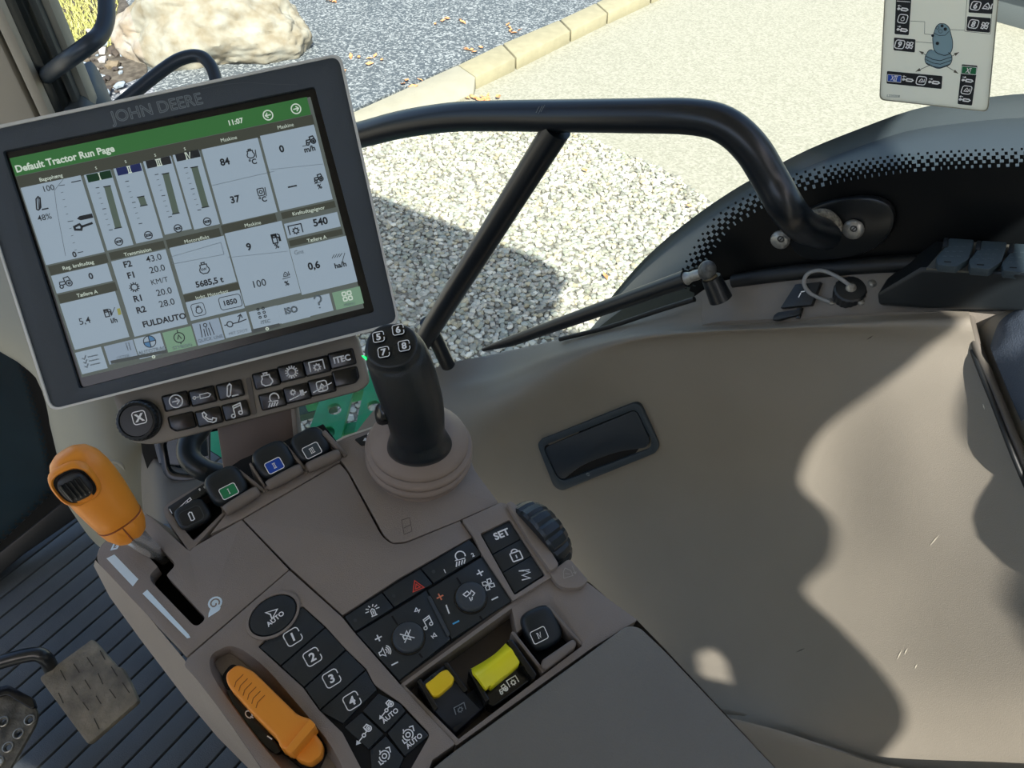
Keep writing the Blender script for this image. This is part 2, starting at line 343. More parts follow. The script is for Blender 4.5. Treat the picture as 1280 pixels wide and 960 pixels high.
ICON = {
 'arrow': [circ(0, 0, .5, 20), [(-.3, 0), (.28, 0)], [(.02, .26), (.28, 0), (.02, -.26)]],
 'arrowl': [circ(0, 0, .5, 20), [(.3, 0), (-.28, 0)], [(-.02, .26), (-.28, 0), (-.02, -.26)]],
 'plug': [circ(-.75, 0, .12, 8), [(-.62, 0), (-.25, 0)], [(-.25, .18), (.5, .18), (.7, 0), (.5, -.18), (-.25, -.18), (-.25, .18)]],
 'hitch': [[(-.35, -.4), (-.15, .35), (.05, .5), (.15, .35), (-.1, -.4), (-.25, -.48), (-.35, -.4)], [(.0, -.5), (.5, -.5)]],
 'phone': [[(-.45, .4), (-.3, .45), (-.15, .2), (-.28, .08), (-.1, -.15), (.15, -.28), (.25, -.14), (.5, -.25), (.42, -.45), (.2, -.5), (-.2, -.3), (-.45, .1), (-.45, .4)]],
 'note': [circ(-.3, -.38, .14, 10), circ(.3, -.25, .14, 10), [(-.16, -.38), (-.16, .38), (.44, .5), (.44, -.25)], [(-.16, .2), (.44, .33)]],
 'engine': [[(-.2, .5), (.2, .5)], [(-.12, .5), (-.12, .35)], [(.12, .5), (.12, .35)], [(-.3, .32), (.3, .32), (.3, .1), (.42, -.1), (.42, -.3), (.2, -.5), (-.2, -.5), (-.42, -.3), (-.42, -.1), (-.3, .1), (-.3, .32)]],
 'gear': gear(0, 0, .5, 14),
 'pto': [[(-.55, -.35), (-.55, .4), (.55, .4), (.55, -.35)]]+gear(0, -.1, .32, 8),
 'light': [arc(.15, .15, .35, -30, 210, 12)+[(-.3, -.05), (.4, -.15)]]+[[(-.25+.2*i, -.15-.03*i), (-.45+.2*i, -.5)] for i in range(4)],
 'climate': gear(-.35, .15, .28, 8)+[[(-.8, -.45), (.85, -.05)]]+[[(.3+.12*i, .2), (.3+.12*i, -.3)] for i in range(3)],
 'pad': [rrect(.9, .9, .2), [(-.9, -.4), (.9, .1)]]+[[(-.2, -.1), (0, .2), (.2, -.1), (-.2, -.1)], [(0, -.35), (0, 0)]],
 'beacon': [[(-.25, -.4), (.25, -.4)], [(-.15, -.4), (-.15, .1), (0, .22), (.15, .1), (.15, -.4)], [(0, -.3), (0, .05)]]+[[(.3*math.cos(a)*1.0, .1+.3*math.sin(a)), (.6*math.cos(a), .1+.5*math.sin(a))] for a in (0, .6, 1.2, 1.9, 2.5, 3.14)],
 'hazard': [[(-.5, -.4), (.5, -.4), (0, .5), (-.5, -.4)], [(-.22, -.24), (.22, -.24), (0, .15), (-.22, -.24)]],
 'plus': [[(-.5, 0), (.5, 0)], [(0, -.5), (0, .5)]],
 'minus': [[(-.5, 0), (.5, 0)]],
 'speaker': [[(-.5, -.15), (-.3, -.15), (-.05, -.4), (-.05, .4), (-.3, .15), (-.5, .15), (-.5, -.15)], arc(-.05, 0, .25, -50, 50, 6), arc(-.05, 0, .42, -50, 50, 6), arc(-.05, 0, .58, -50, 50, 6)],
 'mute': [[(-.35, -.15), (-.15, -.15), (.15, -.45), (.15, .45), (-.15, .15), (-.35, .15), (-.35, -.15)], [(-.5, .45), (.5, -.45)], [(-.45, -.45), (.5, .4)]],
 'skip': [[(-.4, -.35), (.2, 0), (-.4, .35), (-.4, -.35)], [(.3, -.35), (.3, .35)]],
 'fan': [[(0, 0), (.1, .45), (.4, .4), (.35, .1), (0, 0)], [(0, 0), (.45, -.1), (.4, -.4), (.1, -.35), (0, 0)], [(0, 0), (-.1, -.45), (-.4, -.4), (-.35, -.1), (0, 0)], [(0, 0), (-.45, .1), (-.4, .4), (-.1, .35), (0, 0)]],
 'vent': [[(-.45, .35), (0, .45), (.1, .15), (-.3, .05), (-.45, .35)], [(.1, .1), (.35, .35), (.5, 0), (.2, -.15)], [(-.1, -.1), (-.1, -.5)], [(.15, -.2), (0, -.45)]],
 'lock': [rrect(.7, .6, .06, 2, 0, -.2), arc(0, .1, .22, 0, 180, 8), [(0, -.1), (0, -.35)]],
 'squig': [[(-.5, -.35), (.2, -.45), (-.3, 0), (.4, .0), (-.1, .4), (.45, .2)], [(-.4, .45), (0, .3)]],
 'tractor': [circ(.35, -.1, .22, 12), circ(.35, -.1, .08, 6), circ(-.25, -.25, .13, 8), [(-.15, -.15), (.1, -.1), (.05, .35), (.4, .4), (.5, .1)], [(-.35, -.1), (-.3, .1), (.05, .1)]],
 'tractorarrow': [circ(.35, .2, .2, 12), circ(.35, .2, .07, 6), circ(-.1, -.15, .13, 8), [(0, -.05), (.15, .05), (0, .4), (.25, .55), (.4, .42)], [(-.75, -.6), (-.25, -.25)], [(-.75, -.6), (-.5, -.6), (-.68, -.4), (-.75, -.6)]],
 'wheel': [circ(0, 0, .17, 10), arc(0, 0, .38, -60, 150, 10), arc(0, 0, .38, 170, 280, 6), [(-.5, -.2), (-.4, -.5), (-.15, -.45)], [(.2, .5), (.5, .5), (.5, .1)], [(-.25, .5), (-.25, .25)]],
 'autosteer': [[(-.5, .2), (.5, .3), (0, -.5), (-.1, -.05), (-.5, .2)]],
 'house': [[(-.5, -.4), (.4, -.4), (.4, .1), (0, .5), (-.3, .2), (-.5, -.4)], [(-.2, .0), (.2, -.2)], [(.7, .5), (.7, -.3)], [(.55, -.1), (.7, -.3), (.85, -.1)]],
 'rabbit': [[(-.6, -.25), (-.3, .1), (.2, .1), (.35, .3), (.55, .25), (.6, .1), (.4, -.05), (.3, -.3), (0, -.1), (-.3, -.35), (-.6, -.25)], [(.3, .25), (-.1, .5)], [(.4, .3), (.15, .6)]],
 'snail': [circ(.1, .1, .38, 16), arc(.1, .1, .2, -90, 180, 10), [(.4, -.25), (-.5, -.5), (-.4, -.3), (-.2, -.15)]],
 'cross4': [[(-.7, -.1), (.7, .1)], [(0, -.4), (0, .4)], [(-.45, .1), (-.7, -.1), (-.4, -.25)], [(.45, .25), (.7, .1), (.45, -.1)], [(-.15, .3), (0, .45), (.15, .3)], [(-.15, -.3), (0, -.45), (.15, -.3)]],
 'fuel': [[(-.3, -.45), (-.3, .4), (.15, .4), (.15, -.45), (-.3, -.45)], [(-.2, .1), (.05, .1), (.05, .28), (-.2, .28), (-.2, .1)], [(.15, .1), (.35, .05), (.35, -.3), (.45, -.3), (.45, .25), (.25, .4)]],
 'shovel': [[(-.6, .1), (-.2, .2), (-.1, 0), (-.2, -.2), (-.6, -.1), (-.6, .1)], [(-.1, 0), (.7, .1)]],
 'pencil': [[(-.2, -.45), (.0, .4), (.2, .45), (.15, .2), (.0, -.4), (-.2, -.45)]],
 'compass': [circ(0, 0, .38, 16), [(0, .38), (0, .6)], [(0, -.38), (0, -.5)], [(-.14, -.12), (0, .2), (.14, -.12)]],
 'menu': [rrect(.3, .3, .06, 2, -.22, .22), rrect(.3, .3, .06, 2, .22, .22), rrect(.3, .3, .06, 2, -.22, -.22), rrect(.3, .3, .06, 2, .22, -.22)],
 'list': [[(-.5, .3), (-.35, .2), (-.2, .45)], [(-.1, .3), (.6, .3)], [(-.5, 0), (-.35, -.1), (-.2, .15)], [(-.1, 0), (.6, 0)], [(-.5, -.3), (-.35, -.4), (-.2, -.15)], [(-.1, -.3), (.6, -.3)]],
 'bars': [[(-.1, -.4), (-.1, .4)], [(.15, -.4), (.15, .4)]],
 'dots': [rrect(.2, .2, .05, 1, x, y) for x in (-.25, .25) for y in (-.4, 0, .4)],
 'route': [circ(-.4, -.1, .2, 10), [(-.8, -.1), (-.6, -.1)], [(-.2, -.1), (.2, -.1), (.45, .35)], [(.25, .3), (.48, .42), (.55, .15)], [(.2, -.1), (.8, 0)]],
 'rails': [[(-.45, -.5), (-.35, .5)], [(.45, -.5), (.35, .5)], [(0, -.5), (0, .2)], circ(0, .35, .13, 8), [(-.2, -.5), (-.17, .1)], [(.2, -.5), (.17, .1)]],
 'slope': [[(-.9, -.25), (.9, .25), (.9, -.05), (-.9, -.35), (-.9, -.25)], [(.5, .13), (.5, -.12)]],
}
def roman(s):
    x = 0; L = []; xs = []
    for c in s:
        if c == 'I': L.append([(x+.15, -.5), (x+.15, .5)]); xs.append((x, x+.3)); x += .3
        elif c == 'X': L += [[(x, -.5), (x+.55, .5)], [(x, .5), (x+.55, -.5)]]; x += .6
        else: L += [[(x, .5), (x+.28, -.5), (x+.56, .5)]]; x += .6
    for c0, c1 in xs: L += [[(c0, .5), (c1, .5)], [(c0, -.5), (c1, -.5)]]
    return [[(a-x/2, b) for a, b in l] for l in L]
ICON['?'] = [arc(0, .2, .25, 170, -60, 10)+[(0, -.1), (0, -.28)], [(0, -.42), (0, -.5)]]
def symbol(parent, pl, uv, key, size, d=(1, 0), w=.09, mt=None, h=.0005, name='symbol'):
    return Ink(pl, h).strokes(ICON[key], uv, size, d, w).build(name, mt or WHITE, parent)
def lettering(parent, pl, uv, t, size, d=(1, 0), mt=None, h=.0005, bold=.03, name='lettering'):
    return Ink(pl, h).text(t, uv, size, d, bold).build(name, mt or WHITE, parent)
# ============================================================ THE SETTING OUTSIDE
def ground_pts(poly, z=-1.3): 
    pl = Plane((0, 0, z), (0, 0, 1)); return [pl.at(u, v) for u, v in poly]
CONC = mat('aggregate_concrete', srgb(208, 202, 178), .85, col2=srgb(232, 226, 204), noise_scale=22, bump=1.0, bump_scale=60, detail=8)
ASPH = mat('speckled_asphalt', srgb(92, 98, 104), .8, bump=1.0, bump_scale=90)
def speckle(m, base, spot, scale, lo, hi):
    n = m.node_tree; b = n.nodes['Principled BSDF']; tc = n.nodes.new('ShaderNodeTexCoord'); v = n.nodes.new('ShaderNodeTexVoronoi'); v.inputs['Scale'].default_value = scale
    n.links.new(tc.outputs['Object'], v.inputs['Vector']); s = n.nodes.new('ShaderNodeSeparateColor'); n.links.new(v.outputs['Color'], s.inputs[0])
    r = n.nodes.new('ShaderNodeValToRGB'); e = r.color_ramp.elements; e[0].position = lo; e[0].color = base; e[1].position = hi; e[1].color = spot
    n.links.new(s.outputs[0], r.inputs[0]); n.links.new(r.outputs[0], b.inputs['Base Color'])
speckle(ASPH, srgb(68, 75, 81), srgb(150, 154, 156), 70, .5, 1.0)
speckle(CONC, srgb(128, 126, 112), srgb(152, 149, 136), 75, .0, .9)
# ground slab with a far reach
gm = bmesh.new(); 
vs = [gm.verts.new(p) for p in ((-40, -20, -1.3), (60, -20, -1.3), (60, 80, -1.3), (-40, 80, -1.3))]; gm.faces.new(vs); b2 = [gm.verts.new(v.co+V((0, 0, -.3))) for v in vs]; gm.faces.new(list(reversed(b2)))
for i in range(4): gm.faces.new((vs[i], b2[i], b2[(i+1) % 4], vs[(i+1) % 4]))
tag(frombm(gm, 'ground', CONC), kind='structure')
# asphalt lane behind the kerb, a little higher
GA = Plane((0, 0, -1.22), (0, 0, 1))
o = prism('asphalt_road', ASPH, None, Plane((0, 0, -1.22), (0, 0, 1)), [(-700, 520), (300, 205), (441, 137), (572, 80), (790, -13), (1000, -110), (1000, -250), (-700, -250)], 0, -.07)
tag(o, kind='structure')
# kerb: top edge line on the road side and on the concrete side
KERB = mat('kerb_concrete', srgb(146, 139, 114), .85, noise_amt=.08, noise_scale=14, bump=.8, bump_scale=70)
KERB2 = mat('kerb_concrete_grey', srgb(142, 138, 123), .85, noise_amt=.05, noise_scale=10, bump=.6, bump_scale=70)
kerb = struct('kerb', GA.at(640, 80))
back = [(572, 81), (628, 54), (700, 24), (745, 3), (800, -22), (860, -50)]
front = [(594, 96), (645, 72), (714, 38), (760, 16), (815, -9), (875, -37)]
for i in range(5):
    q = lambda a, b, t: (a[0]+(b[0]-a[0])*t, a[1]+(b[1]-a[1])*t)
    pl = [q(back[i], back[i+1], .01), q(back[i], back[i+1], .985), q(front[i], front[i+1], .985), q(front[i], front[i+1], .01)]
    prism('kerb_stone', KERB, kerb, GA, pl, 0.015, -.1, bevel=.012)
bm = bmesh.new(); t = [GA.at(u, v, h) for u, v, h in ((572, 81, .015), (594, 96, .015), (592, 116, -.055), (540, 140, -.055), (300, 228, -.04), (300, 205, .01), (441, 140, .012))]
add_prism(bm, t, [V((p.x, p.y, -1.33)) for p in t]); frombm(bm, 'kerb_stone', KERB2, kerb, .008)
# coarse gravel: loose stones on a gravel bed
GB = mat('gravel_bed', srgb(112, 110, 102), .9, noise_amt=.3, noise_scale=60, bump=1, bump_scale=120)
gpoly = [(250, 175), (440, 175), (560, 141), (640, 140), (735, 172), (830, 212), (930, 280), (960, 420), (600, 700), (240, 760), (150, 400)]
o = prism('gravel_bed', GB, None, Plane((0, 0, -1.295), (0, 0, 1)), gpoly, 0.0, -.01); tag(o, kind='structure')
def inpoly(x, y, pl):
    c = False; j = len(pl)-1
    for i in range(len(pl)):
        if (pl[i].y > y) != (pl[j].y > y) and x < (pl[j].x-pl[i].x)*(y-pl[i].y)/(pl[j].y-pl[i].y)+pl[i].x: c = not c
        j = i
    return c
def stones(name, poly, step, r0, r1, pal, label, cat, z=-1.295, keep=1.0):
    pts = ground_pts(poly, z); x0 = min(p.x for p in pts); x1 = max(p.x for p in pts); y0 = min(p.y for p in pts); y1 = max(p.y for p in pts)
    ib = bmesh.new(); bmesh.ops.create_icosphere(ib, subdivisions=1, radius=1); base = [v.co.copy() for v in ib.verts]; bf = [[v.index for v in f.verts] for f in ib.faces]; ib.free()
    vs = []; fs = []; cols = []
    x = x0
    while x < x1:
        y = y0
        while y < y1:
            px, py = x+random.uniform(-.5, .5)*step, y+random.uniform(-.5, .5)*step
            if random.random() < keep and inpoly(px, py, pts):
                r = random.uniform(r0, r1); a = random.uniform(0, 6.28); ca, sa = math.cos(a), math.sin(a); sx, sy, sz = random.uniform(.8, 1.35), random.uniform(.7, 1), random.uniform(.45, .75)
                b = len(vs); tz = random.uniform(-.25, .25)
                for q in base:
                    qq = q*random.uniform(.86, 1.1); X, Y, Z = qq.x*sx*r, qq.y*sy*r, qq.z*sz*r+qq.x*tz*r
                    vs.append((px+X*ca-Y*sa, py+X*sa+Y*ca, z+Z+r*.35))
                fs += [tuple(i+b for i in f) for f in bf]; c = random.choice(pal); k = random.uniform(.46, .74)*(1 if name != 'rubble' else 1.2); cols += [tuple(min(1, v*k) for v in c[:3])+(1,)]*12
            y += step
        x += step
    me = bpy.data.meshes.new(name); me.from_pydata(vs, [], fs); at = me.color_attributes.new('tint', 'FLOAT_COLOR', 'POINT')
    at.data.foreach_set('color', [c for q in cols for c in q])
    m = MATS.get('stone_tint')
    if not m:
        m = mat('stone_tint', srgb(180, 180, 170), .75); a = m.node_tree.nodes.new('ShaderNodeAttribute'); a.attribute_name = 'tint'
        m.node_tree.links.new(a.outputs['Color'], m.node_tree.nodes['Principled BSDF'].inputs['Base Color'])
    o = link(me, name, m, None, smooth=False); tag(o, label, cat, kind='stuff'); return o
PAL = [srgb(*c) for c in ((206, 206, 192), (186, 190, 178), (224, 218, 198), (172, 172, 158), (204, 194, 164), (236, 232, 216), (180, 182, 162), (200, 194, 180), (158, 156, 144))]
stones('gravel_stones', gpoly, .0235, .0125, .0215, PAL, 'coarse pale gravel stones lying outside below the side window', 'gravel')
random.seed(11)
# fallen leaves near the kerb, on the road and on the gravel
lv = []; lf = []
def leaf(u, v, z, r):
    p = Plane((0, 0, z), (0, 0, 1)).at(u, v); a = random.uniform(0, 6.28); X = V((math.cos(a), math.sin(a), random.uniform(-.2, .3))); Y = V((-math.sin(a), math.cos(a), random.uniform(-.2, .3)))
    b = len(lv); lv.extend([p+X*(r*c)+Y*(r*s)+V((0, 0, h)) for c, s, h in ((-1, 0, .0), (-.3, .45, .008), (.5, .4, .004), (1, 0, .012), (.5, -.4, .006), (-.3, -.45, .01), (0, 0, .0))])
    lf.extend([(b+i, b+(i+1) % 6, b+6) for i in range(6)])
for c in ((593, 121, -1.285, 10), (600, 124, -1.285, 8), (455, 73, -1.212, 6), (434, 92, -1.212, 4), (560, 28, -1.212, 5), (590, 62, -1.212, 5), (640, 38, -1.212, 5), (420, 4, -1.212, 4), (512, 102, -1.212, 4)):
    for i in range(c[3]): leaf(c[0]+random.gauss(0, 9), c[1]+random.gauss(0, 3), c[2], random.uniform(.02, .04))
for u, v in ((757, 346), (731, 213), (862, 258)): leaf(u, v, -1.265, .025)
o = mesh('fallen_leaves', lv, lf, mat('leaf_orange', srgb(200, 140, 92), .7, noise_amt=.3, noise_scale=30), None, fix=False); tag(o, 'dry orange leaves scattered along the kerb and road', 'leaves', kind='stuff')
# boulder
bb = bmesh.new(); bmesh.ops.create_icosphere(bb, subdivisions=6, radius=1)
c0 = GA.at(262, 74); 
for v in bb.verts:
    p = v.co.copy(); q = V((p.x*.74, p.y*.42, p.z*.36))
    q.z *= 1+.25*math.sin(p.x*3.2+2.2)+.12*p.x; q.x += .05*p.z
    nz = noise.noise(p*1.3+V((3, 1, 7)))*.12+noise.noise(p*3.1)*.05+noise.noise(p*9)*.018+noise.noise(p*24)*.006
    q += p.normalized()*nz
    if q.z > .28: q.z = .28+(q.z-.28)*.45
    v.co = c0+V((q.x*math.cos(.06)-q.y*math.sin(.06), q.y+.22, q.z+.12))
BOUL = mat('boulder_rock', srgb(122, 113, 96), .9, spec=.15, col2=srgb(146, 144, 134), noise_scale=9, bump=1, bump_scale=45, detail=9)
bo = frombm(bb, 'boulder', BOUL, None); tag(bo, 'large pale tan boulder lying at the edge of the asphalt road', 'boulder')
# soil patch, twigs and grass at the boulder's foot
SOIL = mat('dark_soil', srgb(46, 42, 34), .95, col2=srgb(84, 80, 70), noise_scale=18, bump=1, bump_scale=60)
sp = prism('soil_bed', SOIL, None, GA, rnd([(60, 130), (60, -20), (140, -30), (175, 30), (185, 92), (130, 112)], 8), .01, -.05, .005); tag(sp, kind='structure')
tw = bmesh.new()
gv, gf = [], []
for i in range(2600):
    u, v = random.uniform(50, 150), random.uniform(-40, 62)
    if u > 150-(v+20)*.1: continue
    p = GA.at(u, v, .01); a = random.uniform(0, 6.28); h = random.uniform(.03, .09); X = V((math.cos(a), math.sin(a), 0))*.006; L = V((random.gauss(0, .03), random.gauss(0, .03), h)); b = len(gv)
    gv += [p-X, p+X, p+L]; gf.append((b, b+1, b+2))
tag(mesh('grass', gv, gf, mat('grass_blades', srgb(146, 154, 78), .7, col2=srgb(180, 176, 112), noise_scale=12), None, fix=False, smooth=False), 'sunlit yellow green grass growing beside the boulder', 'grass', kind='stuff')
stones('rubble', [(98, 40), (140, 38), (160, 70), (150, 100), (170, 125), (120, 130), (95, 100)], .07, .012, .05, [srgb(70, 62, 52), srgb(190, 190, 185), srgb(110, 100, 80), srgb(60, 55, 50), srgb(150, 165, 175)], 'small dark and pale rubble lying in the soil beside the boulder', 'rubble', z=-1.21, keep=.75)
# far bar at the upper right, behind the label card
FB = thing('barrier_rail', P(1265, 20, 6.5)+V((0, 0, -.1)), 'pale blue rail over a dark base far behind the label card', 'rail')
a, b = GA.at(1180, -10), GA.at(1500, 76); d = (b-a)
box('rail', mat('pale_blue_paint', srgb(175, 195, 205), .5), FB, (a+b)/2+V((0, 0, .24)), d/2, V((-d.y, d.x, 0)).normalized()*.16, V((0, 0, .09)), .02)
box('base', mat('dark_grey_rubber', srgb(90, 96, 98), .7), FB, (a+b)/2+V((0, 0, .0)), d/2, V((-d.y, d.x, 0)).normalized()*.12, V((0, 0, .13)), .01)

# ============================================================ TRACTOR BODY OUTSIDE THE GLASS
G2 = Plane(CAM+TR*.92, -TR)
FEND = mat('fender_grey', srgb(60, 68, 74), .55, noise_amt=.05, noise_scale=8)
fp = [(756, 392), (790, 352), (822, 322), (860, 292), (905, 262), (950, 237), (1000, 212), (1062, 188), (1130, 165), (1200, 154), (1290, 147), (1480, 150), (1800, 190), (1500, 620), (1000, 620), (756, 470)]
# curved outer fender: arch profile swept outwards
OUTP = Plane(CAM+TR*1.12, -TR); arch = catmull([OUTP.at(u, v) for u, v in fp[:13]], 3)
FE = thing('rear_fender', arch[18]-TR*.2, 'grey curved rear fender seen through the lower side glass', 'fender')
rows = [[p-TR*a+V((0, 0, b)) for p in arch] for a, b in ((.22, -.55), (.22, -.06), (.21, -.03), (.18, -.012), (.10, -.003), (0, 0), (-.012, -.012), (-.012, -.5))]
sheet('fender_skin', FEND, FE, rows, None, 1, 3, 45)
# green boarding steps below the window
GRN = mat('green_paint', srgb(30, 140, 88), .4, noise_amt=.1, noise_scale=20)
ST = thing('boarding_steps', Plane((0, 0, -.6), (0, 0, 1)).at(415, 530), 'green metal boarding step with oval slots outside below the window', 'steps')
S1 = Plane((0, 0, -.55), (.0, -.15, 1))
def slots(c, n, du, dv, w, l):
    out = []
    for i in range(n):
        u, v = c[0]+du*i, c[1]+dv*i; out.append([(u+x*l+y*w*.3, v-x*l*.25+y*w) for x, y in rrect(2, 2, .8, 3)[::-1][:-1]])
    return out
prism('tread', GRN, ST, S1, [(415, 455), (452, 449), (402, 640), (350, 640)], 0, -.015, .003, holes=slots((426, 482), 5, -8, 29, 6.5, 8))
prism('tread', GRN, ST, S1, [(464, 447), (497, 443), (470, 640), (420, 640)], .01, -.005, .003, holes=slots((474, 478), 5, -7, 29, 6, 8))
for v in (470, 521, 575): prism('crossbar', GRN, ST, S1, [(380-(v-470)*.2, v+20), (500, v-6), (500, v+8), (380-(v-470)*.2, v+34)], -.016, -.06, .004)
prism('side_rail', GRN, ST, S1, [(262, 520), (284, 512), (284, 640), (262, 640)], .0, -.06, .004)
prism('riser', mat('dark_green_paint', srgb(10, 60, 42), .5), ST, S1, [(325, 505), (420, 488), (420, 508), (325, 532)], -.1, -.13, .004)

# ============================================================ GLASS, FRIT, PILLARS, FLOOR
glass = bpy.data.materials.new('window_glass'); glass.use_nodes = True; n = glass.node_tree; n.nodes.clear()
go = n.nodes.new('ShaderNodeOutputMaterial'); mx = n.nodes.new('ShaderNodeMixShader'); tr = n.nodes.new('ShaderNodeBsdfTransparent'); gl = n.nodes.new('ShaderNodeBsdfGlossy')
tr.inputs[0].default_value = (.93, .96, .94, 1); gl.inputs['Roughness'].default_value = .02; fr = n.nodes.new('ShaderNodeFresnel'); fr.inputs[0].default_value = 1.25
ge = n.nodes.new('ShaderNodeNewGeometry'); iv_ = n.nodes.new('ShaderNodeMath'); iv_.operation = 'SUBTRACT'; iv_.inputs[0].default_value = 1.0; mu = n.nodes.new('ShaderNodeMath'); mu.operation = 'MULTIPLY'
n.links.new(ge.outputs['Backfacing'], iv_.inputs[1]); n.links.new(fr.outputs[0], mu.inputs[0]); n.links.new(iv_.outputs[0], mu.inputs[1]); n.links.new(mu.outputs[0], mx.inputs[0]); n.links.new(tr.outputs[0], mx.inputs[1]); n.links.new(gl.outputs[0], mx.inputs[2]); n.links.new(mx.outputs[0], go.inputs[0])
W1 = struct('window_1', G.at(800, 380))
prism('pane', glass, W1, G, [(60, -330), (2100, -330), (2100, 420), (1000, 420), (880, 400), (600, 500), (420, 610), (340, 610)], -.001, -.006)
fr_edge = [(868, 362), (874, 345), (886, 322), (911, 287), (950, 262), (995, 241), (1060, 226), (1130, 216), (1200, 211), (1290, 208), (1400, 208), (1600, 214), (2100, 240)]
prism('frit_band', FRIT, W1, G, fr_edge+[(2100, 420), (1000, 400), (868, 385)], 0.001, -.0005)
iv = Ink(G, .0012); pts = catmull([V((u, v, 0)) for u, v in fr_edge[:-1]], 24)
L = 0; q = [pts[0]]; acc = 0
for a, b in zip(pts, pts[1:]): 
    acc += (b-a).length
    if acc >= 8.6: q.append(b); acc = 0
for i, p in enumerate(q):
    t = (q[min(i+1, len(q)-1)]-q[max(i-1, 0)]).normalized(); nn = V((t.y, -t.x, 0))
    for r, sz in enumerate((7.4, 6.4, 5.2, 4.0, 2.8)):
        c = p+nn*(2+r*5.0)+t*(4.3 if r % 2 else 0); s = sz/2
        iv.px([tuple((c+t*a*s+nn*b*s)[:2]) for a, b in ((-1, -1), (1, -1), (1, 1), (-1, 1))])
iv.build('frit_dots', FRIT, W1, 'stuff')
# cab floor and rubber mat of separate ribs
floor = struct('floor', (-.5, 1, 0))
RUB = mat('rubber_mat', srgb(74, 79, 82), .55, noise_amt=.12, noise_scale=14, bump=.3, bump_scale=700)
box('floor_plate', mat('mat_groove', srgb(22, 24, 27), .8), floor, V((-.1, .55, -.012))-TR*.45, TR*.47, TF*.95, V((0, 0, .009)))
me0 = None
for i in range(46):
    s = -.62+i*.0305; c = V((-.1, .55, 0))+TF*s-TR*.45
    o = box('rib', RUB, floor, c+V((0, 0, .0015)), TR*.465, TF*.0138, V((0, 0, .0055)), .0018)
# left footwell: dark lower front glass with a dotted border, its sill and the dash pillar
W2 = struct('window_2', P(20, 620, 1.12))
F2 = Plane(P(20, 560, 1.12), (.45, -.75, .45))
prism('pane', mat('tinted_glass', srgb(24, 44, 54), .15, noise_amt=.3, noise_scale=5), W2, F2, [(-160, 380), (20, 380), (48, 480), (72, 560), (80, 622), (0, 690), (-160, 800)], 0, -.006)
prism('frit_band', FRIT, W2, F2, [(12, 398), (42, 395), (60, 470), (86, 560), (100, 600), (82, 624), (0, 694), (-30, 716), (-30, 700), (0, 680), (64, 618), (66, 590), (50, 520)], .003, -.003)
iv = Ink(F2, .004); pts = catmull([V(p+(0,)) for p in ((13, 400), (30, 455), (48, 515), (64, 585), (62, 616), (0, 678), (-30, 698))], 18); acc = 0; q = [pts[0]]
for a, b in zip(pts, pts[1:]):
    acc += (b-a).length
    if acc >= 6: q.append(b); acc = 0
for i, p in enumerate(q):
    t = (q[min(i+1, len(q)-1)]-q[max(i-1, 0)]).normalized(); nn = V((-t.y, t.x, 0))
    for r, sz in enumerate((4.2, 3.2, 2.2)):
        c = p+nn*(r*3.6)+t*(3 if r % 2 else 0); s = sz/2
        iv.px([tuple((c+t*a*s+nn*b*s)[:2]) for a, b in ((-1, -1), (1, -1), (1, 1), (-1, 1))])
iv.build('frit_dots', FRIT, W2, 'stuff')
prism('sill', mat('sill_black', srgb(22, 26, 29), .5), W2, F2, [(-40, 722), (90, 618), (96, 648), (30, 694), (-40, 752)], .006, -.05, .004)
# upright pillar of the cab: strips side by side, all vertical
PIL = mat('pillar_beige', srgb(168, 162, 148), .55, noise_amt=.04, noise_scale=8); PILD = mat('pillar_dark', srgb(70, 78, 80), .5); PILG = mat('pillar_grey', srgb(140, 142, 134), .55); GASK = mat('gasket_black', srgb(20, 24, 27), .5)
pillar = struct('trim_1', P(20, 140, .95))
def post(name, mt, u0, u1, d, dep, v=60, z0=.55, z1=1.75, b=.004):
    a, c = P(u0, v, d), P(u1, v, d); m = (a+c)/2; m.z = 0
    x = V((c.x-a.x, c.y-a.y, 0))/2; y = V((-x.y, x.x, 0)).normalized()*dep*.4
    bm = bmesh.new(); t = [V((m.x, m.y, z1))+x*s+y*r for s, r in ((-1, -0.), (1, -0.), (1, 1), (-1, 1))]; add_prism(bm, t, [V((p.x, p.y, z0)) for p in t]); return frombm(bm, name, mt, pillar, b)
post('inner_cover', PIL, -90, 3, .86, .05)
post('seal', GASK, 2, 10, .87, .05)
post('inner_cover', PIL, 9, 25, .86, .05)
post('seal', GASK, 24, 34, .87, .05)
post('pillar_core', PILD, 32, 54, .90, .06)
post('seal', GASK, 52, 61, .91, .05)
post('pillar_core', PILD, 59, 70, .90, .06)
post('outer_cover', PILG, 67, 86, .91, .06, b=.006)
sheet('mirror_foot', PILD, pillar, [[P(u, v, d) for u, v, d in r] for r in (((87, 96, .98), (102, 88, .99), (116, 106, 1.0), (128, 135, 1.0)), ((80, 140, .95), (100, 120, .95), (118, 135, .96), (132, 150, .97)), ((70, 190, .95), (95, 170, .94), (115, 170, .95), (135, 175, .96)))], V((0, .03, 0)))
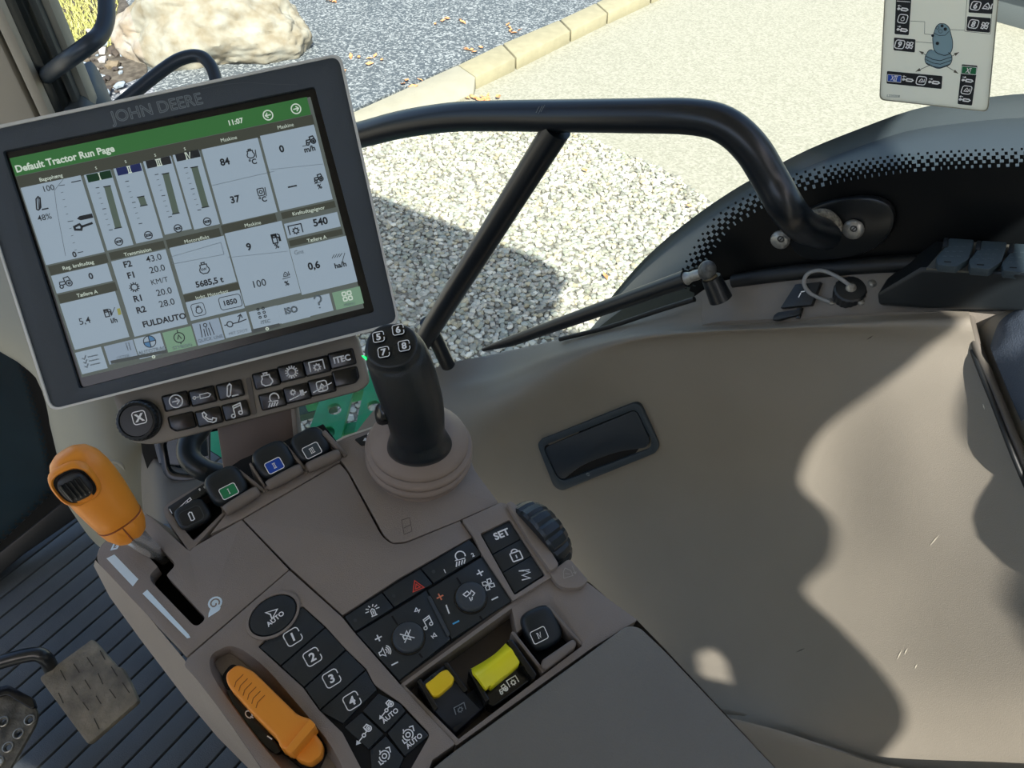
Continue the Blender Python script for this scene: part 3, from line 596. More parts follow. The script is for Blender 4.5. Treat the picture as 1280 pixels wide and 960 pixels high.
# ============================================================ HANDRAIL, GAS STRUT, GRAB HANDLES
HR = thing('door_handrail', G.at(1040, 300, .05), 'black tubular handrail with diagonal brace bolted to the side glass', 'handrail')
GH = Plane(CAM+TR*.645, -TR)
pts = [GH.at(u, v) for u, v in ((250, 212), (350, 190), (444, 170), (500, 156), (560, 147), (620, 145), (700, 145), (790, 145), (862, 146), (905, 156), (938, 184), (962, 222), (985, 262))]+[GH.at(1006, 284, -.05), GH.at(1034, 293, -.088)]
tube('rail', BPAINT, HR, pts, .0163, 20, 5)
a, b = GH.at(697, 160), GH.at(538, 412); c = GH.at(438, 566)
tube('brace', BPAINT, HR, [a, b, b+(b-a)*.62], [.0155, .0155, .009], 20, 1)
tube('brace_foot', BPAINT, HR, [GH.at(534, 402, -.005), GH.at(560, 456, -.03)], .012, 16, 1)
FLG = mat('flange_black', srgb(16, 20, 23), .28, spec=.6)
fl = [(1052+x*66+y*4, 287-x*9+y*-38) for x, y in [(math.copysign(abs(math.cos(t))**.8, math.cos(t)), math.copysign(abs(math.sin(t))**.9, math.sin(t))) for t in [2*math.pi*i/32 for i in range(32)]]]
prism('flange', FLG, HR, G, fl, .012, .002, .004)
tube('weld_collar', mat('weld_grey', srgb(120, 118, 108), .6, noise_amt=.5, noise_scale=300, bump=1, bump_scale=400), HR, [G.at(1014, 270, .022), G.at(1030, 268, .020), G.at(1042, 276, .018), G.at(1048, 288, .016)], .006, 10, 4)
for (u, v) in ((976, 299), (1067, 286)):
    o, x, y, nn = G.frame(u, v, (1, 0), .014)
    bl = loft('bolt', STEEL, HR, [ring(o+nn*h, x, y, r, r, 20) for h, r in ((0, .0105), (.003, .0105), (.006, .0085), (.0075, .004), (.0078, .001))])
    Ink(Plane(o+nn*.0082, nn), 0).strokes([circ(0, 0, .5, 12)], (u, v), 7, (1, 0), .25).strokes([[(-.4, -.4), (.5, .5)]], (u, v), 7, (1, 0), .2).build('bolt_mark', mat('dark_mark', srgb(60, 60, 58), .6), bl)
Ink(GH, .0168).line([(670, 141), (674, 133)], .8).line([(673, 142), (678, 132)], .8).line([(676, 140), (681, 131)], .7).build('scratch_marks', GREY, HR)
GS = thing('gas_strut', G.at(895, 370, .03), 'black gas strut with ball joint running along the window bottom', 'gas strut')
GG = Plane(CAM+TR*.70, -TR)
def GZ(u, v, h=0): return GG.at(u, v, h)
tube('cylinder', BPAINT, GS, [GZ(604, 437), GZ(640, 426), GZ(858, 348)], [.003, .0085, .0105], 18, 1)
tube('rod_end', STEEL, GS, [GZ(856, 349), GZ(864, 346), GZ(870, 344), GZ(878, 341)], [.009, .006, .0065, .005], 14, 2)
o = GZ(884, 338); blob('ball_socket', mat('dirty_steel', srgb(95, 98, 98), .5, metal=.4, noise_amt=.4, noise_scale=150), GS, o, V((.0105, 0, 0)), V((0, .0105, 0)), V((0, 0, .012)), 1, 1)
tube('ball_pin', mat('rust_steel', srgb(110, 98, 72), .6, noise_amt=.4, noise_scale=200), GS, [GZ(884, 342), GZ(890, 350)], [.007, .0085], 14, 1)
tube('bracket', BPAINT, GS, [GZ(889, 347), GZ(901, 374)], [.011, .0135], 18, 1)
H1 = thing('grab_handle', P(100, 95, .8), 'thick dark grab handle on the pillar at the very top corner', 'handle', 'grab handles on the front pillar')
BG = mat('handle_grey', srgb(42, 54, 66), .35, noise_amt=.1, noise_scale=20)
tube('bar', BG, H1, [P(u, v, d) for u, v, d in ((128, -60, .86), (132, -10, .85), (133, 20, .84), (126, 42, .83), (108, 58, .82), (80, 78, .84), (50, 100, .93), (28, 112, .98))], .0092, 16)
H2 = thing('grab_handle', P(220, 120, .9), 'curved grab handle arching just above the display', 'handle', 'grab handles on the front pillar')
tube('bar', BG, H2, [P(u, v, d) for u, v, d in ((140, 140, .92), (165, 118, .92), (200, 90, .92), (225, 74, .92), (248, 70, .92), (262, 80, .92), (270, 100, .92), (276, 130, .92))], .0078, 16)
# ============================================================ SIDE PANEL (moulded shell) under the glass
def tn(u, v, nd):     # point on the ray at distance nd to the right of the eye, measured across the tractor
    r = ray(u, v); k = r.dot(TR); return CAM+r*(min(nd/k, 1.25) if k > .01 else 1.25)
SP = tag(bpy.data.objects.new('side_panel', None), kind='structure'); COL.objects.link(SP); SP.location = (.3, .7, 0); WL['side_panel'] = V((.3, .7, 0))
us = [360, 430, 480, 540, 620, 700, 790, 880, 960, 1040, 1130]
JT = [(380, 1210), (420, 1216), (455, 1229), (510, 1250), (575, 1277), (640, 1310), (740, 1362), (900, 1440), (1200, 1560)]
def jx(v):
    for (a0, x0), (a1, x1) in zip(JT, JT[1:]):
        if v <= a1: return x0+(x1-x0)*max(0, v-a0)/(a1-a0)
    return JT[-1][1]
def row(vs_, nds):
    j = jx(vs_[11]); uu = us+[1130+(j-1130)*.5, j]; vv = list(vs_[:11])+[(vs_[10]+vs_[11])/2, vs_[11]]; nn = list(nds[:11])+[(nds[10]+nds[11])/2, nds[11]]
    return [tn(u, v, n_) for u, v, n_ in zip(uu, vv, nn)]
back_ = row([650, 560, 500, 461, 442, 424, 398, 372, 372, 372, 372, 372], [.735]*12)
lip = row([680, 580, 520, 484, 464, 437, 414, 405, 402, 398, 394, 390], [.700, .700, .70, .70, .70, .70, .705, .705, .705, .70, .70, .70])
lip2 = row([700, 600, 545, 503, 480, 449, 424, 415, 411, 408, 405, 404], [.675, .675, .67, .660, .668, .672, .682, .682, .682, .682, .682, .682])
shd = row([760, 640, 590, 545, 512, 474, 440, 428, 424, 424, 432, 440], [.62, .62, .615, .612, .628, .655, .685, .693, .694, .692, .685, .675])
m1 = row([800, 690, 640, 610, 580, 550, 505, 490, 485, 485, 490, 500], [.60, .60, .60, .602, .612, .638, .670, .684, .687, .682, .665, .645])
m2 = row([840, 760, 710, 690, 670, 650, 620, 600, 595, 595, 600, 610], [.58, .58, .58, .585, .592, .606, .632, .648, .654, .648, .622, .59])
m3 = row([900, 840, 800, 790, 780, 770, 750, 740, 735, 735, 735, 735], [.55, .55, .55, .55, .55, .55, .56, .565, .565, .56, .55, .52])
m4 = row([960, 940, 900, 890, 880, 875, 865, 862, 862, 864, 868, 870], [.49, .49, .49, .49, .49, .49, .49, .49, .49, .485, .48, .46])
m5 = row([1000, 990, 960, 950, 920, 893, 893, 899, 912, 934, 958, 972], [.45]*5+[.455, .455, .455, .455, .455, .453, .445])
m6 = row([1040, 1030, 1000, 990, 960, 907, 905, 911, 926, 949, 972, 988], [.43]*5+[.442, .442, .442, .442, .442, .440, .434])
m7 = row([1200, 1190, 1160, 1150, 1130, 1100, 1090, 1090, 1090, 1100, 1110, 1120], [.40]*5+[.41, .41, .41, .41, .41, .41, .41])
sheet('panel_shell', PANEL, SP, [back_, lip, lip2, shd, m1, m2, m3, m4, m5, m6, m7], TR*.02+V((0, 0, -.02)), 6, 5)
from mathutils.bvhtree import BVHTree
_ps = bpy.data.objects['panel_shell']; _bv = BVHTree.FromPolygons([v.co+WL['panel_shell'] for v in _ps.data.vertices], [tuple(p.vertices) for p in _ps.data.polygons])
def on_panel(u, v):
    h = _bv.ray_cast(CAM, ray(u, v).normalized()); return h[0], (h[1] if h[1].dot(CAM-h[0]) > 0 else -h[1])
for nm_, mt_, l_ in (('scuff', mat('scuff_pale', srgb(220, 212, 195), .6), ((1163, 682, 1175, 668), (1122, 824, 1128, 812), (1131, 818, 1135, 810), (1144, 836, 1147, 830), (1229, 505, 1231, 512))), ('scuff', mat('scuff_dark', srgb(50, 44, 38), .7), ((996, 815, 1007, 810), (1084, 424, 1092, 419)))):
    for a0, b0, a1, b1 in l_:
        (q0, n0), (q1, n1) = on_panel(a0, b0), on_panel(a1, b1); sd_ = (q1-q0).cross(n0).normalized()*.0005
        mesh(nm_, [q0+n0*.0004-sd_*.3, q0+n0*.0004+sd_*.3, (q0+q1)/2+n0*.0005+sd_, q1+n1*.0004, (q0+q1)/2+n0*.0005-sd_], [(0, 1, 2, 3, 4)], mt_, SP, smooth=False, fix=False)
# rear corner trim beyond the joint
us2 = [1222, 1250, 1300, 1400, 1720]
def row2(vs_, nds, off=0): return [tn(u+off, v, n_+.012) for u, v, n_ in zip(us2, vs_, nds)]
rear = [row2([392, 384, 381, 380, 380], [.70]*5, 0), row2([420, 402, 392, 390, 390], [.685, .68, .675, .67, .68], 4), row2([455, 450, 445, 440, 440], [.665, .655, .64, .62, .66], 18), row2([520]*5, [.63, .61, .59, .57, .60], 44), row2([600]*5, [.59, .57, .55, .53, .56], 76), row2([760]*5, [.52, .50, .48, .46, .50], 128), row2([960]*5, [.47, .46, .45, .44, .46], 200)]
sheet('corner_trim', PANEL, SP, rear, TR*.015+V((0, 0, -.02)), 6, 5)
TRIMSH = mat('trim_shade_blue', srgb(74, 84, 98), .6, noise_amt=.06, noise_scale=12, bump=.3, bump_scale=700)  # blue grey paints in the shaded part of the beige corner trim
shade_rows = [[tn(u, v, n_+.026) for u, v, n_ in r] for r in (((1238, 432, .652), (1246, 412, .655), (1264, 398, .655), (1300, 388, .655), (1420, 380, .655)), ((1240, 440, .638), (1256, 432, .635), (1276, 424, .633), (1310, 416, .63), (1420, 410, .625)), ((1252, 470, .628), (1268, 470, .62), (1285, 468, .615), (1320, 462, .61), (1420, 460, .60)), ((1278, 530, .605), (1286, 530, .60), (1300, 530, .595), (1330, 530, .59), (1420, 530, .58)), ((1330, 640, .57), (1340, 640, .565), (1350, 640, .56), (1370, 640, .555), (1420, 640, .55)))]
sheet('trim_shade_piece', TRIMSH, SP, shade_rows, TR*.012, 5, 5)
tube('joint_strip', mat('joint_grey', srgb(84, 80, 74), .5), SP, [tn(u, v, n_+.018) for u, v, n_ in ((1211, 394, .688), (1217, 420, .668), (1230, 455, .648), (1252, 510, .618), (1275, 565, .59), (1310, 640, .565), (1360, 740, .53))], .0045, 10, 4)
tube('joint_seal', GASK, SP, [tn(u, v, n_+.016) for u, v, n_ in ((1206, 395, .69), (1213, 430, .668), (1224, 460, .645), (1246, 515, .614), (1268, 572, .585), (1300, 645, .565), (1350, 745, .53))], .0025, 8, 4)
# rear pillar lining: stands over the panel's right side
# ledge along the glass
LD = [[tn(u, v, n_) for u, v in z] for n_, z in ((.742, ((866, 372), (900, 352), (960, 345), (1030, 338), (1100, 333), (1200, 330), (1400, 326))), (.712, ((878, 398), (900, 392), (960, 388), (1030, 384), (1100, 380), (1200, 379), (1400, 376))), (.702, ((878, 406), (900, 402), (960, 399), (1030, 395), (1100, 391), (1200, 390), (1400, 386))))]
sheet('ledge', LEDGE, SP, LD, V((0, 0, -.02)), 5, 3)
tube('seal_strip', GASK, SP, [tn(u, v, .742) for u, v in ((917, 352), (960, 345), (1030, 337), (1100, 331), (1200, 327), (1400, 318))], .009, 10, 4)
tube('sill_seal', GASK, SP, [tn(u, v, .722) for u, v in ((700, 424), (760, 409), (820, 389), (868, 374))], .0035, 8, 4)
# latch flap set into the panel
cc = (on_panel(790, 530)[0]+on_panel(700, 585)[0])/2; nx = (on_panel(805, 532)[0]-on_panel(685, 578)[0]).normalized(); nyy = (on_panel(735, 520)[0]-on_panel(755, 600)[0]).normalized(); nF = nx.cross(nyy).normalized()
if nF.dot(CAM-cc) < 0: nF = -nF
FP = Plane(cc, nF)
AT = thing('panel_pocket', FP.at(747, 610, 0), 'dark blue grey flap pocket with rounded frame set in the beige side panel', 'pocket')
LB = mat('flap_blue_black', srgb(30, 42, 54), .42, noise_amt=.05, noise_scale=20); LB2 = mat('flap_frame', srgb(48, 60, 70), .42)
outer = rnd([(670, 552), (798, 502), (824, 556), (820, 566), (702, 614), (692, 608)], [10, 10, 10, 8, 10, 10])
inner = rnd([(678, 558), (795, 511), (815, 552), (812, 561), (704, 602), (695, 596)], [8, 8, 6, 6, 8, 6])
prism('frame', LB2, AT, FP, outer, .0055, -.008, .002, holes=[inner])
prism('flap', LB, AT, FP, rnd([(679, 560), (795, 512), (813, 552), (808, 560), (770, 565), (726, 582), (704, 600), (697, 596)], [8, 8, 6, 6, 30, 30, 8, 6]), .0045, .0012, .0015)
prism('finger_recess', DARK, AT, FP, inner, .001, -.006)
Ink(FP, .006).strokes([circ(0, 0, .5, 10), [(0, -.5), (0, .6)]], (735, 593), 3.5, (1, -.3), .2).build('mark', GREY, AT)
# items on the ledge
LP_ = Plane((LD[0][3]+LD[1][3])/2, (LD[0][3]-LD[1][3]).cross(LD[1][1]-LD[1][5])); LP_ = Plane(LP_.p, LP_.n if LP_.n.z > 0 else -LP_.n)
CAP = thing('antenna_cap', LP_.at(1062, 378), 'round ribbed black cap with a grey strap on the ledge', 'cap')
o = LP_.at(1062, 366, .0); nn = (LP_.n*.35+V((-.1, -.25, 1))).normalized(); x = nn.cross(V((0, -1, 0))).normalized(); y = nn.cross(x)
k = 40; prof = ((-.008, .0150), (-.006, .0158), (.007, .0158), (.0085, .0145), (.0092, .010), (.0093, .002))
loft('cap_body', BLK, CAP, [[o+nn*h+x*(r*(1+(.05 if (i % 2 and j in (1, 2)) else 0))*math.cos(6.2832*i/k))+y*(r*(1+(.05 if (i % 2 and j in (1, 2)) else 0))*math.sin(6.2832*i/k)) for i in range(k)] for j, (h, r) in enumerate(prof)], angle=25)
ct = o+nn*.0093
loft('rivet', STEEL, CAP, [ring(ct+nn*h, x, y, r, r, 16) for h, r in ((0, .0055), (.002, .0052), (.0035, .0035), (.0045, .003), (.005, .0005))])
tube('strap', mat('strap_grey', srgb(140, 142, 142), .5), CAP, [ct+nn*.003, LP_.at(1045, 345, .012), LP_.at(1026, 338, .012), LP_.at(1010, 342, .011), LP_.at(1005, 354, .009), LP_.at(1012, 366, .006), LP_.at(1026, 373, .004), LP_.at(1038, 378, .003)], .0022, 10, 5)
for u, v in ((1039, 377), (1077, 377), (1091, 354)):
    o = LP_.at(u, v, .0); loft('screw', STEEL, CAP, [ring(o+LP_.n*h, x, y, r, r, 14) for h, r in ((-.002, .0048), (.001, .0045), (.003, .0028), (.0036, .0005))])
CL = thing('ledge_clip', LP_.at(1000, 392), 'flat black plastic plate with a small lever on the ledge', 'clip')
prism('plate', BLK, CL, LP_, [(994, 355), (1026, 352), (1014, 381), (975, 385)], .006, -.002, .001)
prism('lever', BLK, CL, LP_, rnd([(967, 394), (972, 390), (1000, 386), (1000, 393), (972, 400), (965, 400)], 2), .007, -.002, .0015)
prism('stub', BLKG, CL, LP_, [(996, 385), (1003, 384), (1000, 398), (994, 398)], .004, -.004, .001)
Ink(LP_, .0066).line([(998, 372), (1001, 366)], 1.4).line([(1001, 365), (1006, 364)], 1.4).build('scratch', WHITE, CL)
# socket box with hinged covers
BX = thing('socket_box', LP_.at(1180, 378), 'sloping black socket housing with hinged covers on the rear ledge', 'socket box')
BXM = mat('box_black', srgb(24, 30, 34), .45, noise_amt=.1, noise_scale=20)
T = lambda u, v, n_: tn(u, v, n_)
bm = bmesh.new()
top = [T(1096, 368, .700), T(1152, 338, .70), T(1420, 350, .66), T(1420, 330, .745), T(1172, 305, .745), T(1112, 342, .745)]
bot = [T(1098, 381, .700), T(1150, 384, .70), T(1420, 392, .675), T(1420, 392, .75), T(1172, 384, .75), T(1112, 384, .75)]
bot = [V((p.x, p.y, p.z)) for p in bot]; add_prism(bm, top, bot); frombm(bm, 'housing', BXM, BX, .003)
BP = Plane((top[2]+top[4]+top[1])/3, (top[1]-top[4]).cross(top[3]-top[4])); BP = Plane(BP.p, BP.n if BP.n.z > 0 else -BP.n)
prism('recess_plate', mat('plate_grey', srgb(84, 84, 78), .6), BX, BP, [(1158, 335), (1188, 300), (1420, 318), (1420, 356)], .001, -.001)
COV = mat('cover_grey', srgb(52, 66, 74), .45, bump=.2, bump_scale=900)
for i in range(4):
    dx, dy = i*41, i*3.6
    cv = prism('socket_cover', COV, BX, BP, rnd([(1186+dx, 297+dy), (1218+dx, 299+dy), (1216+dx, 309+dy), (1211+dx, 323+dy), (1196+dx, 333+dy), (1172+dx, 331+dy), (1170+dx, 322+dy), (1183+dx, 306+dy)], 2.5), .009, .001, .0015)
    Ink(BP, .0094).line([(1180+dx, 327+dy), (1189+dx, 327.5+dy)], 1.3).build('slot', DARK, cv)
    hv = Ink(BP, .0093)
    for r in range(3):
        for c in range(3): hv.line([(1184+dx+c*9-r*3, 308+dy+r*6), (1189+dx+c*9-r*3, 308.3+dy+r*6)], .7)
    hv.build('print', mat('faint_print', srgb(84, 96, 102), .6), cv)
    prism('hinge', BLK, BX, BP, rnd([(1180+dx, 297+dy), (1186+dx, 297+dy), (1185+dx, 308+dy), (1178+dx, 308+dy)], 1.5), .010, .001, .001)
# ============================================================ LABEL CARD ON THE GLASS
LC = thing('label_card', G.at(1165, 130, .003), 'cream label card with joystick diagram stuck on the side glass', 'sticker')
C0 = (1108, 0)
card = prism('card', mat('card_cream', srgb(250, 246, 226), .6), LC, G, rnd([(1110, -70), (1253, -60), (1234, 139), (1100, 124)], 7), .004, .0025)
prism('card_border', mat('card_edge', srgb(150, 148, 132), .6), LC, G, rnd([(1109, -71), (1254, -61), (1235, 140), (1099, 125)], 7), .0042, .0022, holes=[rnd([(1110.2, -69.8), (1252.8, -59.8), (1233.8, 138.8), (1100.2, 123.8)], 7)])
cm = MATS['card_cream'].node_tree; tl_ = cm.nodes.new('ShaderNodeBsdfTranslucent'); tl_.inputs[0].default_value = srgb(255, 250, 240); ad = cm.nodes.new('ShaderNodeMixShader'); ad.inputs[0].default_value = .75
cm.links.new(cm.nodes['Principled BSDF'].outputs[0], ad.inputs[1]); cm.links.new(tl_.outputs[0], ad.inputs[2]); cm.links.new(ad.outputs[0], cm.nodes['Material Output'].inputs[0])
cdx = (1, .13); DKL = mat('label_dark', srgb(28, 32, 36), .5)
def crop(x, y): return (1080+x/6.4, y/6.4)
for r in ([(258, -60), (382, -50), (358, 282), (244, 272)], [(240, 300), (412, 315), (406, 420), (236, 402)], [(184, 568), (628, 608), (620, 712), (180, 668)], [(782, 514), (908, 526), (864, 845), (748, 832)], [(848, -60), (1040, -50), (1026, 112), (836, 100)], [(826, 130), (1016, 145), (1006, 262), (818, 246)]):
    Ink(G, .0045).px(rnd([crop(*p) for p in r], 1.5, 3)).build('dark_field', DKL, LC)
ou = Ink(G, .0042)
ou.line([crop(826, -40), crop(806, 250), crop(1010, 272), crop(1034, -30)], .5).line([crop(370, 168), crop(486, 174), crop(484, 272), crop(548, 278)], .5).line([crop(412, 334), crop(570, 346)], .5).line([crop(808, 242), crop(680, 236)], .5)
for a, b in (((520, 455), (440, 408)), ((680, 462), (760, 418)), ((530, 520), (414, 572)), ((660, 530), (754, 588))):
    A2, B2 = crop(*a), crop(*b); ou.line([A2, B2], .7); d = (V(B2)-V(A2)).normalized(); q = V((-d.y, d.x)); ou.px([B2, tuple(V(B2)-d*6+q*2), tuple(V(B2)-d*6-q*2)])
ou.build('lines', mat('line_brown', srgb(96, 90, 76), .6), LC)
SIL = mat('label_blue_grey', srgb(140, 172, 184), .6)
jp = [(520, 395), (484, 460), (492, 510), (595, 552), (690, 520), (708, 470), (695, 425)]
jb = [(575, 215), (600, 188), (650, 190), (682, 220), (710, 330), (708, 390), (690, 430), (645, 446), (580, 425), (555, 390), (548, 300)]
o1 = Ink(G, .0046); o1.px(rnd([crop(*p) for p in jp], 4)).build('boot_picture', SIL, LC); Ink(G, .0050).px(rnd([crop(*p) for p in jb], 3)).build('stick_picture', SIL, LC)
o2 = Ink(G, .0054); jj = rnd([crop(*p) for p in jb], 3); o2.line(jj+[jj[0]], .8); jq = rnd([crop(*p) for p in jp], 4); o2.line(jq, .8)
for yy in (0, 28, 56): o2.line([crop(492+yy*.1, 448+yy), crop(550, 476+yy), crop(610, 486+yy), crop(702-yy*.2, 455+yy)], .7)
o2.line([crop(556, 262), crop(600, 285), crop(650, 282), crop(680, 250)], .6)
for x, y, r in ((625, 207, 2), (650, 233, 2.2), (587, 347, 2.2), (549, 285, 1.8)): o2.px([(crop(x, y)[0]+a, crop(x, y)[1]+b) for a, b in circ(0, 0, r, 10)[:-1]])
o2.line([(crop(612, 250)[0]+a, crop(612, 250)[1]+b) for a, b in circ(0, 0, 2.3, 12)], .5); o2.line([(crop(588, 222)[0]+a, crop(588, 222)[1]+b) for a, b in circ(0, 0, 1.8, 12)], .5)
o2.build('drawing', mat('drawing_ink', srgb(36, 44, 50), .6), LC)
ww = Ink(G, .0052)
def bx(t, x, y, s=9): 
    ww.strokes([rrect(1.25, 1.15, .3)], crop(x, y), s, cdx, .13)
    if t in ICON: ww.strokes(ICON[t], crop(x, y), s*.55, cdx, .16)
    else: ww.text(t, crop(x, y), s*1.1, cdx, .04)
def plug(x, y, l): ww.strokes(ICON['plug'], crop(x, y), 8, cdx, .2); ww.strokes([[(-.4, 0), (.4, 0)], [(.1*l, .2), (.4*l, 0), (.1*l, -.2)]], crop(x-30, y-28), 5, cdx, .16)
bx('9', 286, 355); ww.strokes(ICON['fan'], crop(364, 362), 9, cdx, .14); bx('6', 893, 46); ww.strokes(ICON['house'], crop(982, 50), 8, cdx, .16); bx('8', 876, 192); ww.strokes(ICON['fan'], crop(966, 205), 9, cdx, .14)
plug(315, 75, -1); bx('engine', 310, 150); plug(310, 240, 1); plug(355, 640, -1); bx('house', 458, 645); plug(565, 660, 1); plug(832, 645, 1); bx('house', 820, 720); plug(810, 800, -1)
ww.line([crop(262, 8), crop(370, 16)], .8); ww.line([crop(190, 595), crop(298, 604), crop(294, 660), crop(188, 650), crop(190, 595)], .6).line([crop(784, 528), crop(902, 540), crop(896, 598), crop(778, 588), crop(784, 528)], .6)
ww.build_split(('symbol', 'white_lines'), WHITE, LC)
Ink(G, .0049).px([crop(190, 595), crop(298, 604), crop(294, 660), crop(188, 650)]).build('blue_field', BLUE, LC); Ink(G, .0049).px([crop(784, 528), crop(902, 540), crop(896, 598), crop(778, 588)]).build('green_field', mat('label_green', srgb(30, 120, 75), .5), LC)
Ink(G, .0056).strokes(roman('XII'), crop(242, 626), 6.2, cdx, .13).strokes(roman('XI'), crop(838, 564), 6.2, cdx, .13).build_split(('number', 'number'), WHITE, LC)
Ink(G, .0045).text('L220208', crop(235, 768), 4.5, (1, .05), .01).build('serial_lettering', GREY, LC)
# ============================================================ PEDALS
BR = thing('brake_pedal', FL.at(110, 870, .05), 'worn square brake pedal plate over the ribbed floor', 'pedal')
PP = Plane(P(110, 865, .91), (.12, -.25, 1))
WORN = mat('worn_rubber', srgb(98, 92, 80), .7, col2=srgb(138, 130, 112), noise_scale=35, bump=.8, bump_scale=180, detail=8)
prism('pad', WORN, BR, PP, rnd([(115, 798), (146, 833), (152, 834), (161, 850), (173, 876), (110, 931), (48, 847)], [4, 2, 2, 3, 4, 5, 5]), .004, -.010, .0025)
pr = Ink(PP, .0046)
for i in range(7):
    for j in range(4):
        u0, v0 = 62+i*16.5+j*14-3, 846-i*8.2+j*20; 
        if random.random() < .8 and inpoly(u0+4, v0+6, [V(q+(0,)) for q in [(115, 803), (146, 835), (158, 852), (168, 876), (111, 924), (54, 848)]]): pr.line([(u0, v0), (u0+6+random.random()*3, v0+10+random.random()*4)], 1.3)
pr.build('tread_grooves', mat('groove_brown', srgb(62, 58, 50), .9), BR, 'stuff')  # grooves drawn as short darker lines on the pad
tube('arm', BPAINT, BR, [P(-60, 850, .88), P(0, 828, .89), P(40, 818, .90), P(56, 822, .905), P(64, 836, .925)], .0085, 14)
AC = thing('accelerator_pedal', FL.at(10, 930, .05), 'perforated metal pedal with ringed holes cut off by the frame edge', 'pedal')
P2 = Plane(P(10, 910, .9), (.1, -.2, 1))
hol = [(37, 900), (23, 917), (10, 934), (4, 902), (-2, 952)]
MUD = mat('muddy_metal', srgb(66, 64, 56), .7, col2=srgb(120, 116, 104), noise_scale=60, bump=.7, bump_scale=200, detail=8, metal=.2)
prism('plate', MUD, AC, P2, rnd([(-60, 870), (8, 862), (36, 870), (47, 892), (44, 905), (8, 968), (-20, 990), (-60, 990)], 6), 0, -.006, .0015, holes=[[(a+x, b+y) for x, y in circ(0, 0, 4.6, 14)[:-1]] for a, b in hol])
for a, b in hol:
    o, x, y, nn = P2.frame(a, b, (1, 0), .001); loft('hole_ring', STEEL, AC, [ring(o+nn*h, x, y, r, r, 20) for h, r in ((-.002, .0063), (.0012, .0060), (.0016, .0052), (.0008, .0046), (-.004, .0044))], cap=False)
prism('plate_edge', BLKG, AC, P2, rnd([(-20, 862), (10, 856), (40, 872), (44, 884), (38, 886), (8, 868), (-20, 876)], 3), .005, -.004, .0015)
# ============================================================ DISPLAY
MO = thing('display_monitor', M.at(230, 470, -.03), 'touchscreen display showing green title bar and white data tiles', 'monitor')
MQ = [(-49, 166), (426, 66), (500, 405), (62, 515)]
MQi = [(-45, 169.5), (423, 70), (496.5, 402.5), (64.5, 511.5)]
SQ = [(12, 198), (388, 121), (455, 385), (102, 472)]
prism('back_housing', BLK, MO, M, rnd(MQ, 16), -.006, -.022, .005)
prism('rim', SILV, MO, M, rnd(MQ, 14), .0015, -.008, .0012, holes=[rnd(MQi, 12)])
SQo = [(3, 189), (393, 108), (468, 390), (99, 486)]
prism('bezel', BEZEL, MO, M, rnd(MQi, 12), .0, -.006, .001, holes=[rnd(SQo, 4)])
MR = -.0045
prism('bezel_step', BLKG, MO, M, SQo, -.0035, -.006, 0)
SCRM = mat('screen_grey', srgb(128, 138, 132), .5, spec=.25, emit=0.216); TILE = mat('tile_white', srgb(182, 202, 218), .5, spec=.25, emit=0.302)
HDR = mat('header_olive', srgb(100, 104, 92), .5, spec=.25, emit=0.180); TIT = mat('title_green', srgb(78, 148, 82), .5, spec=.25, emit=0.216); DTX = mat('screen_ink', srgb(28, 36, 42), .4)
WTX = mat('screen_white', srgb(225, 240, 225), .5, spec=.25, emit=0.360); TIL2 = mat('tile_blue', srgb(176, 196, 216), .5, spec=.25, emit=0.274); TILG = mat('tile_green', srgb(150, 190, 160), .5, spec=.25, emit=0.274); FAD = mat('screen_faint', srgb(128, 142, 150), .4)
TI = mat('bar_green', srgb(128, 150, 134), .4, emit=0.144)
sc = prism('screen', SCRM, MO, M, SQ, -.003, -.006, 0)
# screen coordinates: s, t in 0..1 from its corners
Q = [M.at(u, v, -.003) for u, v in SQ]; e1 = (Q[1]-Q[0]+Q[2]-Q[3])/2; e2 = (Q[3]-Q[0]+Q[2]-Q[1])/2; q0 = (Q[0]+Q[1]+Q[2]+Q[3])/4-(e1+e2)/2
def st(u, v):
    p = M.at(u, v, -.003)-q0; a11, a12, a22 = e1.dot(e1), e1.dot(e2), e2.dot(e2); b1, b2 = p.dot(e1), p.dot(e2); D = a11*a22-a12*a12
    return (b1*a22-b2*a12)/D, (b2*a11-b1*a12)/D
def sp_(s, t, h=0): return q0+e1*s+e2*t+M.n*h
class SInk(Ink):
    def rect(s, a, b, inset=0):
        s0, t0 = st(*a); s1, t1 = st(*b); k = len(s.v); s.v += [sp_(x, y, s.h+.003-.003) for x, y in ((s0, t0), (s1, t0), (s1, t1), (s0, t1))]; s.f.append((k, k+1, k+2, k+3)); return s
EX = e1.normalized()
def sdir(u, v): return (1, -.205)
def stext(ink, t, uv, size, bold=.01, sx=1): ink.text(t, uv, size, (1, -.215), bold, sx)
S0 = -.0026
